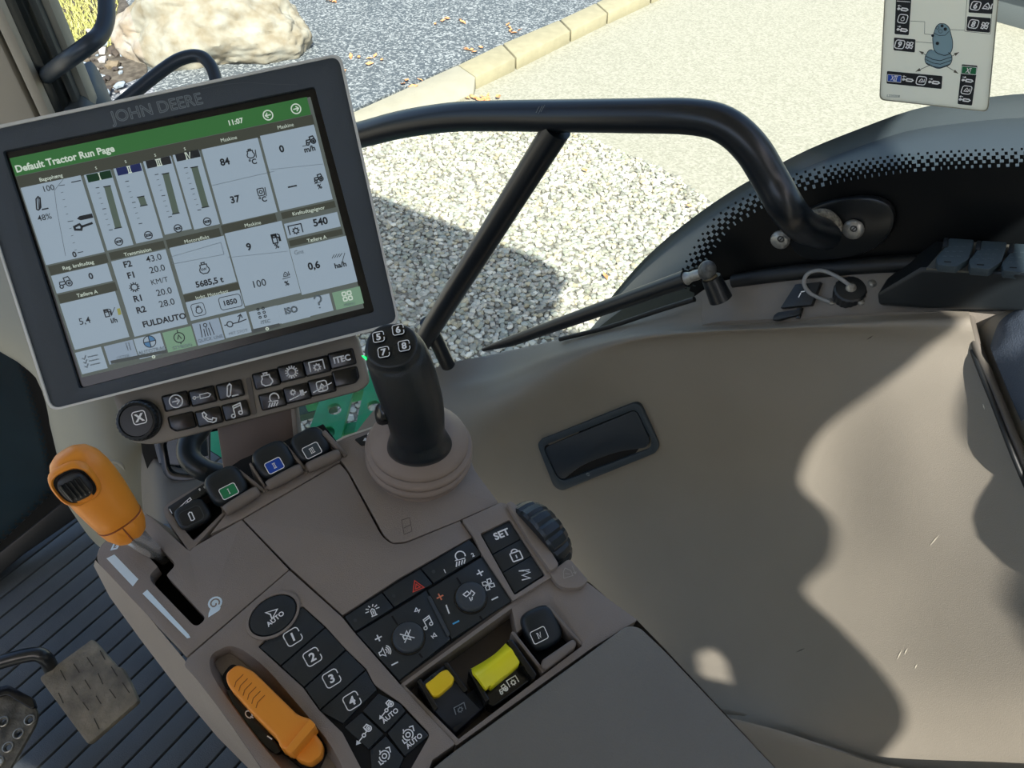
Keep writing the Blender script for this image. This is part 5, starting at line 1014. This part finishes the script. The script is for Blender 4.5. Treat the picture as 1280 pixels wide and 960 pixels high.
tp = rnd([(281, 842), (296, 829), (316, 838), (372, 893), (388, 898), (394, 905), (366, 939), (350, 934), (346, 922), (316, 892), (284, 856)], [8, 8, 6, 6, 4, 4, 4, 4, 6, 6, 8])
bm = bmesh.new(); pcs = [A.at(u, v, .012) for u, v in tp]; add_prism(bm, pcs, [p-A.n*.02 for p in pcs]); frombm(bm, 'handle', ORANGE, HL, .004, 3)
tl = rnd([(366, 912), (384, 902), (404, 930), (402, 944), (388, 955), (372, 950), (360, 934)], 5)
prism('tail', ORANGE, HL, A, tl, .004, -.010, .002)
prism('crossbar', ORANGE, HL, A, rnd([(387, 899), (395, 906), (365, 941), (356, 938)], 2.5), .0175, .002, .0025, seg=3)
rb = Ink(A, .01225)
for i in range(6):
    u, v = 300+i*5.4, 850+i*5.2; rb.line([(u-7, v+9), (u-5, v+2), (u+4, v-7)], .9)
rb.build('grip_grooves', mat('groove_orange', srgb(150, 76, 20), .6), HL)
# rear well with the two yellow switches
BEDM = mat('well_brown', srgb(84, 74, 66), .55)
wl = [(502, 855), (641, 753), (682, 836), (569, 927)]
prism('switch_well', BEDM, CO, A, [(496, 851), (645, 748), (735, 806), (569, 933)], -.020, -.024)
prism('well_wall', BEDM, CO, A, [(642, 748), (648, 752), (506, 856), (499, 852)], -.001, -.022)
pF = rnd([(642, 752), (698, 717), (735, 728), (760, 748), (795, 774), (740, 808), (569, 931), (562, 924), (727, 807), (684, 757), (646, 790), (640, 785)], [1, 2, 6, 6, 3, 1, 2, 1, 2, 5, 3, 2])
# beige deck with opening: outer polygon with the well as a hole cut into a frame
outerF = rnd([(642, 752), (700, 716), (736, 729), (762, 750), (797, 775), (741, 809), (570, 932), (560, 921), (500, 856)], [1, 2, 6, 6, 3, 1, 2, 1, 1])
holeF = rnd([(506, 857), (640, 760), (646, 791), (684, 758), (728, 807), (573, 924)], [1, 2, 2, 5, 2, 1])
prism('rear_deck', CONS, CO, A, outerF, 0, -.018, .0015, holes=[holeF])
prism('round_tab', CONS, CO, A, rnd([(686, 716), (712, 697), (736, 725), (726, 735), (700, 735)], [6, 6, 4, 12, 10]), .0045, -.004, .0012)
symbol(CO, A, (709, 716), 'house', 13, (1, -.3), .07, mat('faint_beige', srgb(170, 162, 150), .5), .0050)
S1_ = thing('rocker_switch', A.at(566, 872, -.015), 'dark rocker switch with an amber lock tab in the rear well', 'switch')
SWM = mat('switch_blue_black', srgb(30, 38, 50), .4)
bm = bmesh.new(); tpz = [A.at(u, v, h) for u, v, h in ((528, 852, .000), (557, 829, .000), (583, 868, .003), (604, 886, -.009), (569, 919, -.011), (545, 890, .003))]; add_prism(bm, tpz, [p-A.n*(.018 if i not in (3, 4) else .010) for i, p in enumerate(tpz)]); rk = frombm(bm, 'rocker', SWM, S1_, .0015)
for q in ([(521, 851), (526, 848), (548, 884), (543, 888)], [(554, 829), (559, 827), (585, 862), (580, 866)]): prism('side_cheek', BLKG, S1_, A, rnd(q, 1.5), .006, -.019, .001)
prism('lock_tab', YEL2, S1_, A, rnd([(531, 855), (541, 848), (551, 839), (559, 836), (568, 847), (566, 854), (548, 869), (541, 870)], 3), .0075, 0, .002, seg=3)
prism('base_block', SWM, S1_, A, [(552, 889), (596, 858), (606, 884), (568, 918)], -.008, -.02, .002)
T1 = Plane((tpz[3]+tpz[4]+tpz[5]+tpz[2])/4, (tpz[4]-tpz[2]).cross(tpz[3]-tpz[5])); T1 = Plane(T1.p, T1.n if T1.n.z > 0 else -T1.n)
symbol(rk, T1, (575, 886), 'pto', 12, (1, -.55), .09, mat('dim_print', srgb(140, 150, 158), .5), .0008)
lettering(S1_, A, (543, 845), 'ON', 9, (1, -.55), mat('on_print', srgb(80, 82, 86), .5), -.0192+.0203, .0, name='lettering')
S2_ = thing('guarded_switch', A.at(628, 842, -.015), 'black switch with bright yellow lift-up guard over a shaft symbol', 'switch')
prism('body', BLKG, S2_, A, rnd([(588, 842), (600, 836), (640, 806), (668, 845), (662, 851), (618, 883), (608, 880)], [5, 4, 4, 4, 3, 4, 5]), -.003, -.02, .002)
sw = [[A.at(u, v, h) for u, v, h in r] for r in (((588, 836, .000), (604, 827, .001), (620, 816, .003), (632, 804, .002)), ((591, 840, .010), (606, 832, .009), (622, 820, .010), (636, 808, .011)), ((597, 847, .0125), (611, 838, .011), (628, 825, .012), (641, 813, .0135)), ((607, 861, .0085), (620, 851, .008), (634, 842, .008), (649, 829, .009)))]
sheet('guard', YEL, S2_, sw, A.n*-.005, 5, 5)
prism('guard_skirt', YEL, S2_, A, rnd([(602, 848), (614, 858), (650, 828), (644, 818)], 2), .008, -.002, .0015)
for q in ([(585, 838), (589, 835), (612, 874), (607, 878)], [(633, 801), (640, 799), (671, 843), (665, 848)]): prism('side_cheek', BLKG, S2_, A, rnd(q, 2), .0055, -.019, .0012)
symbol(S2_, A, (628, 862), 'tractor', 12, (1, -.6), .11, h=-.0025); symbol(S2_, A, (641, 852), 'pto', 12, (1, -.6), .11, h=-.0025)
# black roller wheel at the console's outer edge
RW = thing('scroll_wheel', A.at(680, 655, -.02), 'large ribbed black roller wheel on the outer edge of the console', 'wheel')
p1, p2 = A.at(640, 622, .002), A.at(714, 704, .002); ax = (A.at(668, 652)-A.at(640, 670)).normalized(); fw = (p2-p1).normalized(); ax = (ax-fw*ax.dot(fw)).normalized()
R_ = .030; up_ = ax.cross(fw); up_ = up_ if up_.z > 0 else -up_
wc = A.at(669, 668, 0)-up_*.0125; nr = 68
def wr(off, r, amp): return [wc+ax*off+fw*(math.cos(6.2832*i/nr)*(r-(amp if i % 4 == 0 else 0)))+up_*max(.004, math.sin(6.2832*i/nr)*(r-(amp if i % 4 == 0 else 0))) for i in range(nr)]
loft('tyre', mat('wheel_black', srgb(30, 38, 44), .32), RW, [wr(-.003, .024, 0), wr(-.003, R_-.002, .0008), wr(-.001, R_, .0014), wr(.007, R_-.0004, .0014), wr(.0125, R_-.002, .0014), wr(.017, R_-.006, .0012), wr(.0175, R_-.012, 0)], angle=22)
prism('wheel_housing', CONS, CO, A, rnd([(633, 629), (638, 625), (650, 634), (676, 668), (700, 706), (688, 714), (664, 680)], [2, 3, 6, 10, 6, 4, 8]), .0075, -.012, .002)
# armrest pad
pG = rnd([(562, 943), (742, 812), (783, 782), (799, 783), (830, 812), (968, 958), (1000, 992), (900, 1060), (560, 1060), (470, 1020)], [14, 10, 6, 12, 20, 1, 20, 20, 10, 30])
prism('armrest_pad', PADM, CO, A, pG, .004, -.022, .006, seg=4)
# side walls of the console
def skirt(name, pts, mt=CONS):
    rows_ = [[A.at(u, v, h0) for u, v, h0, *_ in pts], [A.at(p[3], p[4], p[5]) for p in pts], [A.at(p[3], p[4], p[5])-V((0, 0, .10)) for p in pts]]
    return rows_
sk = [(500, 524, -.004, 500, 522, -.03), (430, 548, -.004, 430, 545, -.03), (236, 690, -.005, 220, 665, -.04), (184, 644, -.005, 180, 640, -.03), (160, 656, -.005, 156, 655, -.03), (127, 681, -.004, 124, 686, -.015), (119, 700, -.004, 117, 707, -.014), (150, 733, -.004, 137, 746, -.03), (190, 776, -.004, 176, 800, -.045), (230, 824, -.004, 222, 855, -.06), (252, 856, -.004, 262, 895, -.06), (288, 905, -.004, 308, 940, -.06), (333, 970, -.004, 350, 980, -.06), (372, 1012, -.004, 400, 1030, -.06)]
rws = skirt('side_wall', sk); 
def dense(r): return r
mesh('side_wall', [p for r in rws for p in r], [(i*14+j, i*14+j+1, (i+1)*14+j+1, (i+1)*14+j) for i in range(2) for j in range(13)], CONS, CO, angle=60, fix=True)
sk2 = [(500, 524, -.004), (560, 530, -.004), (583, 555, -.004), (591, 587, -.004), (624, 630, -.006), (640, 635, -.01), (700, 712, -.01), (737, 728, -.006), (762, 750, -.006), (797, 776, -.006), (832, 812, -.012), (968, 958, -.012), (1000, 992, -.012)]
k2 = len(sk2); mesh('side_wall', [A.at(u, v, h) for u, v, h in sk2]+[A.at(u-3, v+2, h-.02) for u, v, h in sk2]+[A.at(u-10, v+8, h-.02)-V((0, 0, .12)) for u, v, h in sk2], [(i*k2+j, i*k2+j+1, (i+1)*k2+j+1, (i+1)*k2+j) for i in range(2) for j in range(k2-1)], CONS, CO, angle=60)
prism('under_tray', DARK, CO, A, [(130, 700), (184, 662), (240, 700), (440, 590), (560, 550), (690, 720), (780, 790), (980, 1000), (520, 1050), (390, 1010), (330, 945), (250, 840)], -.045, -.05)
# printed marks on the console top
Ink(A, .0003).px([(133, 698), (143, 693), (173, 724), (166, 733)]).px([(178, 742), (184, 737), (236, 793), (238, 797), (234, 798)]).build('speed_wedges', PALE, CO)
Ink(A, .0003).strokes(ICON['rabbit'], (149, 678), 17, (1, -.5), .13).fill([(-.4, -.2), (.3, .2), (.5, .1), (.2, -.25)], (149, 678), 17, (1, -.5)).build('fast_symbol', PALE, CO)
Ink(A, .0003).fill(circ(.1, .1, .5, 16)[:-1]+[], (268, 756), 17, (1, -.6)).build('slow_symbol', PALE, CO)
Ink(A, .0003).fill([(-.75, -.62), (-.6, -.35), (-.35, -.1), (.3, -.42), (.1, -.6)], (268, 756), 17, (1, -.6)).build('slow_symbol', PALE, CO)
Ink(A, .0006).strokes([arc(.1, .1, .3, -60, 200, 12)+arc(-.02, .05, .16, 180, 360, 6)], (268, 756), 17, (1, -.6), .1).build('spiral_mark', CONS, CO)
Ink(A, .0003).line([(502, 650), (512, 647), (515, 664), (505, 668), (502, 650)], .7).line([(505, 660), (513, 656)], .7).build('embossed_symbol', mat('emboss', srgb(108, 98, 92), .5), CO)
jl = prism('joystick_label', BLK, CO, A, rnd([(443, 549), (474, 536), (482, 545), (468, 553), (452, 557)], 2), .0008, -.001, .0003); symbol(jl, A, (463, 546), 'cross4', 12, (1, -.4), .12, h=.0011)
# ============================================================ LEVER ROW AT THE FRONT
WM = mat('rib_plastic', srgb(128, 118, 110), .42)
def fin(u0, v0, u1, v1, w_=3.2, h=.010):
    n2 = V((-(v1-v0), u1-u0)).normalized()*w_/2
    bm = bmesh.new(); tp_ = [A.at(u0-n2.x, v0-n2.y, h), A.at(u0+n2.x, v0+n2.y, h), A.at(u1+n2.x, v1+n2.y, .001), A.at(u1-n2.x, v1-n2.y, .001)]
    add_prism(bm, tp_, [p-A.n*.025 for p in tp_]); frombm(bm, 'divider_fin', WM, CO, .0012)
fin(297, 587, 331, 614, 5, .006); fin(312, 578, 334, 613, 3.5, .008); fin(357, 556, 385, 590, 4.5, .009); fin(404, 538, 433, 570, 6, .012)
for a_, b_ in (((281, 639), (323, 613)), ((334, 608), (377, 585)), ((384, 585), (425, 567))):
    pa, pb = A.at(*a_, .0025), A.at(*b_, .0035); tube('front_lip', WM, CO, [pa, pa+(pb-pa)*.1, pa+(pb-pa)*.9, pb], [.002, .0042, .0042, .002], 14, 4)
prism('front_deck', CONS, CO, A, [(283, 641), (323, 616), (335, 610), (377, 588), (385, 587), (427, 569), (425, 577), (303, 648), (262, 668)], -.0005, -.012, .0008)
prism('lever_tray', DARK, CO, A, [(208, 640), (300, 575), (404, 530), (432, 566), (424, 580), (300, 650), (236, 690)], -.016, -.02)
fp_ = [(206, 634), (256, 601), (262, 600), (288, 588), (292, 594), (212, 641), (246, 684), (240, 689), (205, 644)]
bm = bmesh.new()
prism('switch_frame', WM, CO, A, rnd([(204, 635), (212, 628), (262, 599), (284, 586), (288, 592), (275, 604), (283, 640), (237, 690), (206, 646)], [3, 3, 3, 1, 1, 1, 2, 2, 3]), .0, -.018, .001, holes=[rnd([(212, 640), (264, 609), (279, 640), (242, 676)], 3)])
lp = prism('label_plate', BLK, CO, A, rnd([(209, 634), (258, 602), (268, 600), (270, 608), (217, 643)], 2), .0012, -.002, .0004)
Ink(A, .0016).strokes(ICON['slope'], (229, 630), 11, (1, -.6), .1).line([(212, 636), (215, 642)], 1).build('symbol', WHITE, lp)
lp2 = prism('label_plate', BLK, CO, A, [(245, 611), (268, 598), (275, 600), (252, 618)], .0016, .0005)
Ink(A, .0020).text('F', (250, 612), 5, (1, -.6), .02).text('0', (256, 609), 5, (1, -.6), .02).text('I', (262, 606), 5, (1, -.6), .02).build('symbol', WHITE, lp2)
# knobs
def kn_block(name, u, v, h, rx, ry, rz, label, cat, lab, tilt=.35):
    t_ = thing(name, A.at(u, v+10, -.012), label, cat, 'hydraulic levers on the console')
    o, x, y, nn = A.frame(u, v, (1, -.5), h); m = A.mpp(u, v)
    ey = (y*math.cos(tilt)+nn*math.sin(tilt)); en = x.cross(ey)
    blob('knob', mat('lever_black', srgb(26, 34, 39), .42, noise_amt=.1, noise_scale=40), t_, o, x*(rx*m), ey*(ry*m), en*(rz*m), .55, .62, 36, 18)
    tube('stem', BLKG, t_, [o-en*(rz*m*.6), o-en*(rz*m)-A.n*.010], .004, 10, 1)
    c_ = o+en*(rz*m*1.0); LPn = Plane(c_, en)
    kk = Ink(LPn, .0006); s_ = 17
    if lab[0]: kk.fill(rrect(1.15, .85, .15)[:-1], (lab[2], lab[3]), s_, (1, -.5)).build('label_field', lab[0], t_)
    z = Ink(LPn, .0010).strokes([rrect(1.2, .9, .15)], (lab[2], lab[3]), s_, (1, -.5), .06)
    z.strokes(roman(lab[1]), (lab[2], lab[3]), 6.5, (1, -.5), .13).build('number', WHITE, t_); return t_
kn_block('hydraulic_lever', 283, 608, .003, 21.5, 21, 12, 'black knob lever with a green label marked I', 'lever', (mat('lever_green', srgb(30, 140, 90), .4), 'I', 286, 614))
kn_block('hydraulic_lever', 342, 576, .003, 21.5, 20, 12, 'black knob lever with a blue label marked II', 'lever', (mat('lever_blue', srgb(25, 80, 190), .4), 'II', 343, 582))
kn_block('hydraulic_lever', 388, 557, .003, 20, 18.5, 11, 'black knob lever with a plain grey label marked III, nearest the joystick boot', 'lever', (mat('lever_grey', srgb(62, 74, 82), .4), 'III', 390, 563))
k4_ = kn_block('hydraulic_lever', 676, 785, -.002, 23, 25, 12, 'black knob lever marked IV behind the yellow guarded switch', 'lever', (None, 'IV', 674, 794))
# well around lever IV
prism('lever_lip', WM, CO, A, rnd([(676, 833), (678, 824), (716, 798), (721, 802), (720, 808), (682, 837)], 3), .004, -.012, .0016, seg=3)
fin(640, 789, 680, 840, 5, .006); fin(684, 756, 727, 805, 4, .006)
prism('lever_well_bed', DARK, CO, A, [(648, 795), (684, 760), (726, 807), (684, 836)], -.014, -.02)
# small rocker in the front frame
RO = thing('small_rocker', A.at(240, 645, -.012), 'small black rocker with a pencil-like symbol at the front corner of the console', 'switch')
o, x, y, nn = A.frame(241, 644, (1, -.5), -.001); m = A.mpp(241, 644)
blob('rocker', BLK, RO, o, x*(19*m), y*(17*m), nn*(7*m), .5, .55, 28, 12)
LPn = Plane(o+nn*(7*m), nn); Ink(LPn, .0003).strokes([[(-.15, -.45), (-.15, .35), (0, .45), (.15, .35), (.15, -.45), (0, -.5), (-.15, -.45)]], (239, 645), 13, (1, -.45), .1).build('symbol', WHITE, RO)
Ink(LPn, .0003).strokes([rrect(1.4, 1.2, .3)], (239, 645), 18, (1, -.45), .05).build('outline', mat('rocker_line', srgb(60, 68, 74), .4), RO)
# ============================================================ ORANGE SPEED LEVER
OL = thing('speed_lever', A.at(200, 695, -.02), 'orange grip lever with chrome rod standing in the stepped slot', 'lever')
a_ = A.at(100, 588, .085); b_ = A.at(151, 652, .045); axl = (b_-a_).normalized(); sx = axl.cross(CAM-a_).normalized(); sy = sx.cross(axl).normalized()
if sy.dot(CAM-a_) < 0: sy = -sy
Lg = (b_-a_).length; prof = [(-.34, .10, 0), (-.32, .45, 0), (-.25, .72, 0), (-.12, .92, 0), (.05, 1.0, 0), (.25, 1.02, 0), (.5, 1.0, 0), (.78, .93, 0), (.93, .88, 0), (.95, .84, 0), (.97, .88, 0), (1.12, .80, 0), (1.26, .62, 0), (1.30, .5, 0), (1.31, .1, 0)]
hwm = .0160
rings = [ring(a_+axl*(Lg*t_)+sx*(.0*s_), sx, sy, hwm*s_, hwm*.82*s_, 32, .85) for t_, s_, _ in prof]
gp = loft('grip', ORANGE, OL, rings, angle=40)
seamr = [a_+axl*(Lg*.95)+(sx*math.cos(t)*1+sy*math.sin(t)*.82)*hwm*.872 for t in [math.pi*i/16 for i in range(17)]]
def sup(t, k): 
    c_, s_ = math.cos(t), math.sin(t); return sx*(math.copysign(abs(c_)**.85, c_)*k)+sy*(math.copysign(abs(s_)**.85, s_)*k*.82)
GRO = mat('groove_orange', srgb(150, 76, 20), .6)
tube('seam', GRO, OL, [a_+axl*(Lg*.95)+sup(math.pi*i/16, hwm*.86) for i in range(-2, 19)], .0006, 6, 1)
tube('seam', GRO, OL, [a_+axl*(Lg*t_)+sup(1.5, hwm*s_) for t_, s_ in ((.95, .86), (1.1, .83), (1.25, .66))], .0005, 6, 1)
# thumb button in a raised oval opening, on the face towards the driver
bo_ = a_+axl*(Lg*.16)+sy*(hwm*.82)-sx*(0)
side = -1 if (sx.dot(RT) > 0) else 1
bo_ = a_+axl*(Lg*.03)+sx*(side*hwm*.44)+sy*(hwm*.74); bn = (sy*1.0+sx*(side*.32)).normalized(); bx_ = (sx-bn*sx.dot(bn)).normalized(); by_ = axl
def sr(h, kx_, ky_): return [bo_+bn*h+bx_*(math.copysign(abs(math.cos(q))**.7, math.cos(q))*kx_)+by_*(math.copysign(abs(math.sin(q))**.7, math.sin(q))*ky_) for q in [6.2832*i/28 for i in range(28)]]
loft('button_rim', ORANGE, OL, [sr(-.004, .0122, .0142), sr(.0002, .0114, .0134), sr(.0010, .0104, .0122), sr(.0002, .0095, .0112), sr(-.003, .0092, .0108)], cap=False)
loft('button_bed', DARK, OL, [sr(-.003, .0098, .0116), sr(.0000, .0096, .0114)])
tb = loft('thumb_button', mat('thumb_black', srgb(46, 50, 54), .45), OL, [sr(-.001, .0080, .0094), sr(.0018, .0078, .0092), sr(.0030, .0066, .0080), sr(.0032, .002, .003)])
for i in range(5):
    q = -.0056+i*.0026; tube('button_rib', BLKG, tb, [bo_+bn*.0038+bx_*q-by_*.0062, bo_+bn*.0042+bx_*q, bo_+bn*.0038+bx_*q+by_*.0062], .0007, 6, 2)
r0 = a_+axl*(Lg*1.28); r1 = A.at(205, 698, -.02)
tube('rod', CHROME, OL, [r0+(r1-r0)*-.1, r0+(r1-r0)*.5, r1], [.0066, .0056, .0042], 20, 1)
# ============================================================ JOYSTICK
JS = thing('joystick', A.at(524, 585, 0), 'black joystick with four numbered buttons standing in a folded brown boot', 'joystick')
zc = (A.n*.9+V((-.05, 0, .15))).normalized(); o, x, y, nn = A.frame(524, 583, (1, 0), 0)
mm = A.mpp(524, 588)
def br(h, r, dx=0, e=1): return ring(o+nn*h+x*dx+y*(.004), x, y, r*mm*.965, r*mm*.93, 48, e)
bt = [(.0, 57, 1), (.004, 57, 1), (.0078, 55.5, 1), (.0085, 61.5, 1), (.0115, 63, 1), (.0145, 62.5, 1), (.0158, 59, 1), (.0163, 55, 1), (.0175, 55, 1), (.0185, 61.5, 1), (.0215, 62.5, 1), (.024, 60.5, 1), (.0245, 54, 1), (.0262, 53.5, 1), (.0272, 57.5, 1), (.0295, 57.5, 1), (.032, 54.5, 1), (.036, 48, 1), (.041, 40, 1), (.043, 33, 1), (.043, 5, 1)]
loft('boot', BOOTM, JS, [br(h, r, 0, e) for h, r, e in bt], angle=80)
cps = [(524, 556, .040, 38, .95), (523, 551, .046, 40, .95), (522, 540, .055, 36, 1), (520, 522, .070, 38, 1), (515, 500, .086, 40.5, 1), (508, 478, .101, 42, 1), (501, 457, .115, 42, 1), (495, 443, .125, 40.5, 1), (491.5, 436, .130, 38, 1)]
C3 = [A.at(u, v, h) for u, v, h, *_ in cps]; rings = []
for i, p in enumerate(C3):
    d = (C3[min(i+1, len(C3)-1)]-C3[max(i-1, 0)]).normalized()
    if i >= 6: 
        tt = (i-5)/3.0; nd = (CAM-p).normalized(); d = d.lerp(nd, .45*tt).normalized()
    x_ = (RT-d*RT.dot(d)).normalized(); y_ = d.cross(x_).normalized(); r_ = cps[i][3]*(p-CAM).dot(FW)/FPX
    rings.append(ring(p, x_, y_, r_*.94, r_*.86, 36, .92))
top_n = d; topc = C3[-1]
rings.append(ring(topc+top_n*.004, x_, y_, r_*.86, r_*.80, 36, .92)); rings.append(ring(topc+top_n*.0055, x_, y_, r_*.76, r_*.70, 36, .92)); rings.append(ring(topc+top_n*.006, x_, y_, r_*.05, r_*.05, 36))
rings[0] = ring(C3[0], V((1, 0, 0)), A.n.cross(V((1, 0, 0))), cps[0][3]*mm*.94, cps[0][3]*mm*.75, 36)
stickm = mat('stick_black', srgb(26, 33, 38), .3, noise_amt=.1, noise_scale=20, bump=.2, bump_scale=1500)
cr_ = catmull([V((0, 0, 0))]*2, 1)
fine = []
for j in range(36): fine.append(catmull([r[j] for r in rings], 3))
sk_ = loft('stick', stickm, JS, [[fine[j][i] for j in range(36)] for i in range(len(fine[0]))], angle=70)
TPl = Plane(topc+top_n*.0062, top_n)
for s_, uv in (('5', (473, 421)), ('6', (497.5, 412)), ('7', (479.5, 440)), ('8', (505, 432))):
    bq = [(uv[0]+x*1, uv[1]+y*1) for x, y in [(math.cos(q)*9.5, math.sin(q)*7.8) for q in [6.2832*i/24 for i in range(24)]]]
    kb = prism('button', BLKG, JS, TPl, bq, .0012, -.001, .0004)
    Ink(TPl, .0014).strokes(brk(0, 0, 1), uv, 13, (1, -.2), .08).text(s_, uv, 11.5, (1, -.2), .04).build('number', WHITE, kb)
gp_ = rings[-4]; nl = min(range(36), key=lambda i: (gp_[i]-P(461, 449, .47)).length)
blob('green_lamp', mat('lamp_green', srgb(30, 230, 110), .4, emit=1.2), JS, gp_[nl]+(CAM-gp_[nl]).normalized()*.0008, V((.0012, 0, 0))+V((0, 0, -.0), ), V((.0018, .0, -.0026)), (CAM-gp_[nl]).normalized()*.001, .7, .7, 14, 8)
sd = fine; idx = min(range(36), key=lambda j: abs(j-20)); pth = C3[3]+ (C3[4]-C3[3])*.4
rr_ = cps[4][3]*.94*mm
sb = pth-V((1, 0, 0))*rr_*.82+V((0, -.6, .3)).normalized()*.006; sn = V((-.8, -.5, .3)).normalized(); sxx = sn.cross(V((0, 0, 1))).normalized(); syy = sn.cross(sxx)
loft('side_button', BLKG, JS, [ring(sb+sn*h, sxx, syy, r*.8, r, 20) for h, r in ((-.006, .0085), (.001, .0085), (.003, .0075), (.0038, .005), (.004, .0005))])
# ============================================================ CAB ROOF AND QUARTER, PLUS UNSEEN SHEETS ADDED TO SHAPE THE LIGHT
def tw(r, f, z): return V((CAM.x, CAM.y, 0))+TR*r+TF*f+V((0, 0, z))     # right, forward, height from the driver's eye
CABM = mat('cab_lining', srgb(186, 180, 168), .7)
ceil = struct('ceiling', tw(-.1, .3, 1.62))
bm = bmesh.new(); pts = rnd([(.845, 1.3), (.845, -.5), (-1.15, -.5), (-1.15, 1.3)], .16, 8)
tp = [tw(r, f, 1.74) for r, f in pts]; add_prism(bm, tp, [p-V((0, 0, .12)) for p in tp]); frombm(bm, 'roof_slab', CABM, ceil, .02)
rear = struct('sun_mask_rear', tw(0, -.5, 0))  # unseen sheet added behind the driver, cut to outline the panel's sun patch
bm = bmesh.new()
ho = [(-.008, .882), (.0, .888), (.014, .889), (.025, .857), (.024, .822), (.004, .832), (-.011, .841)]  # opening that lets through the small separate sun patch
left_edge = [(.262, 1.285), (.230, 1.240), (.201, 1.218), (.169, 1.179), (.151, 1.127), (.147, 1.095), (.159, 1.046), (.156, 1.014), (.140, .981), (.111, .953), (.124, .900), (.139, .832), (.147, .766), (.140, .70), (.10, .5), (.10, .0)]
ro = rnd([(.84, 1.67), (.60, 1.50), (.39, 1.485)], [.03, .1, .08], 4)+[V((p[0], p[1])) for p in [tuple(q)[:2] for q in catmull([V(q+(0,)) for q in left_edge], 3)]]+[(-1.15, 0), (-1.15, .8409), (-.011, .8409)]+ho[::-1][1:]+[(-.0109, .8412), (-1.15, .8412), (-1.15, 1.70), (.82, 1.70)]
f3 = lambda l, f: [tw(r, f, z) for r, z in l]
add_prism(bm, f3(ro, -.5), f3(ro, -.505)); frombm(bm, 'sun_mask_sheet', CABM, rear)
bm = bmesh.new(); po = [tuple(q)[:2] for q in catmull([V(q+(0,)) for q in [(.285, 1.205), (.268, 1.193), (.252, 1.16), (.246, 1.117), (.250, 1.076), (.258, 1.034), (.252, .996), (.237, .958), (.219, .913), (.216, .884), (.213, .851), (.23, .80), (.24, 0)]], 3)]+[(.845, 0), (.845, 1.205)]
add_prism(bm, f3(po, -.5), f3(po, -.505)); frombm(bm, 'sun_mask_strip', CABM, rear)  # second added sheet, its edge shapes the right side of the sun patch
left = struct('light_block_left', tw(-1.15, .3, 0))  # unseen slab added to hold back sky light from the left
bm = bmesh.new(); lp_ = [(-.5, 0), (1.3, 0), (1.3, .70), (.9, .95), (-.5, 1.15)]
g3 = lambda l, r: [tw(r, f, z) for f, z in l]
add_prism(bm, g3(lp_, -1.12), g3(lp_, -1.16)); frombm(bm, 'light_block_slab', CABM, left)
side = struct('wall_right', tw(.7, -.45, 0))
bm = bmesh.new(); rq = [(-.36, 0), (-.36, .50), (-.40, .60), (-.56, .62), (-.56, 0)]
add_prism(bm, g3(rq, .58), g3(rq, .74)); frombm(bm, 'quarter_lining', PANEL, side, .02)
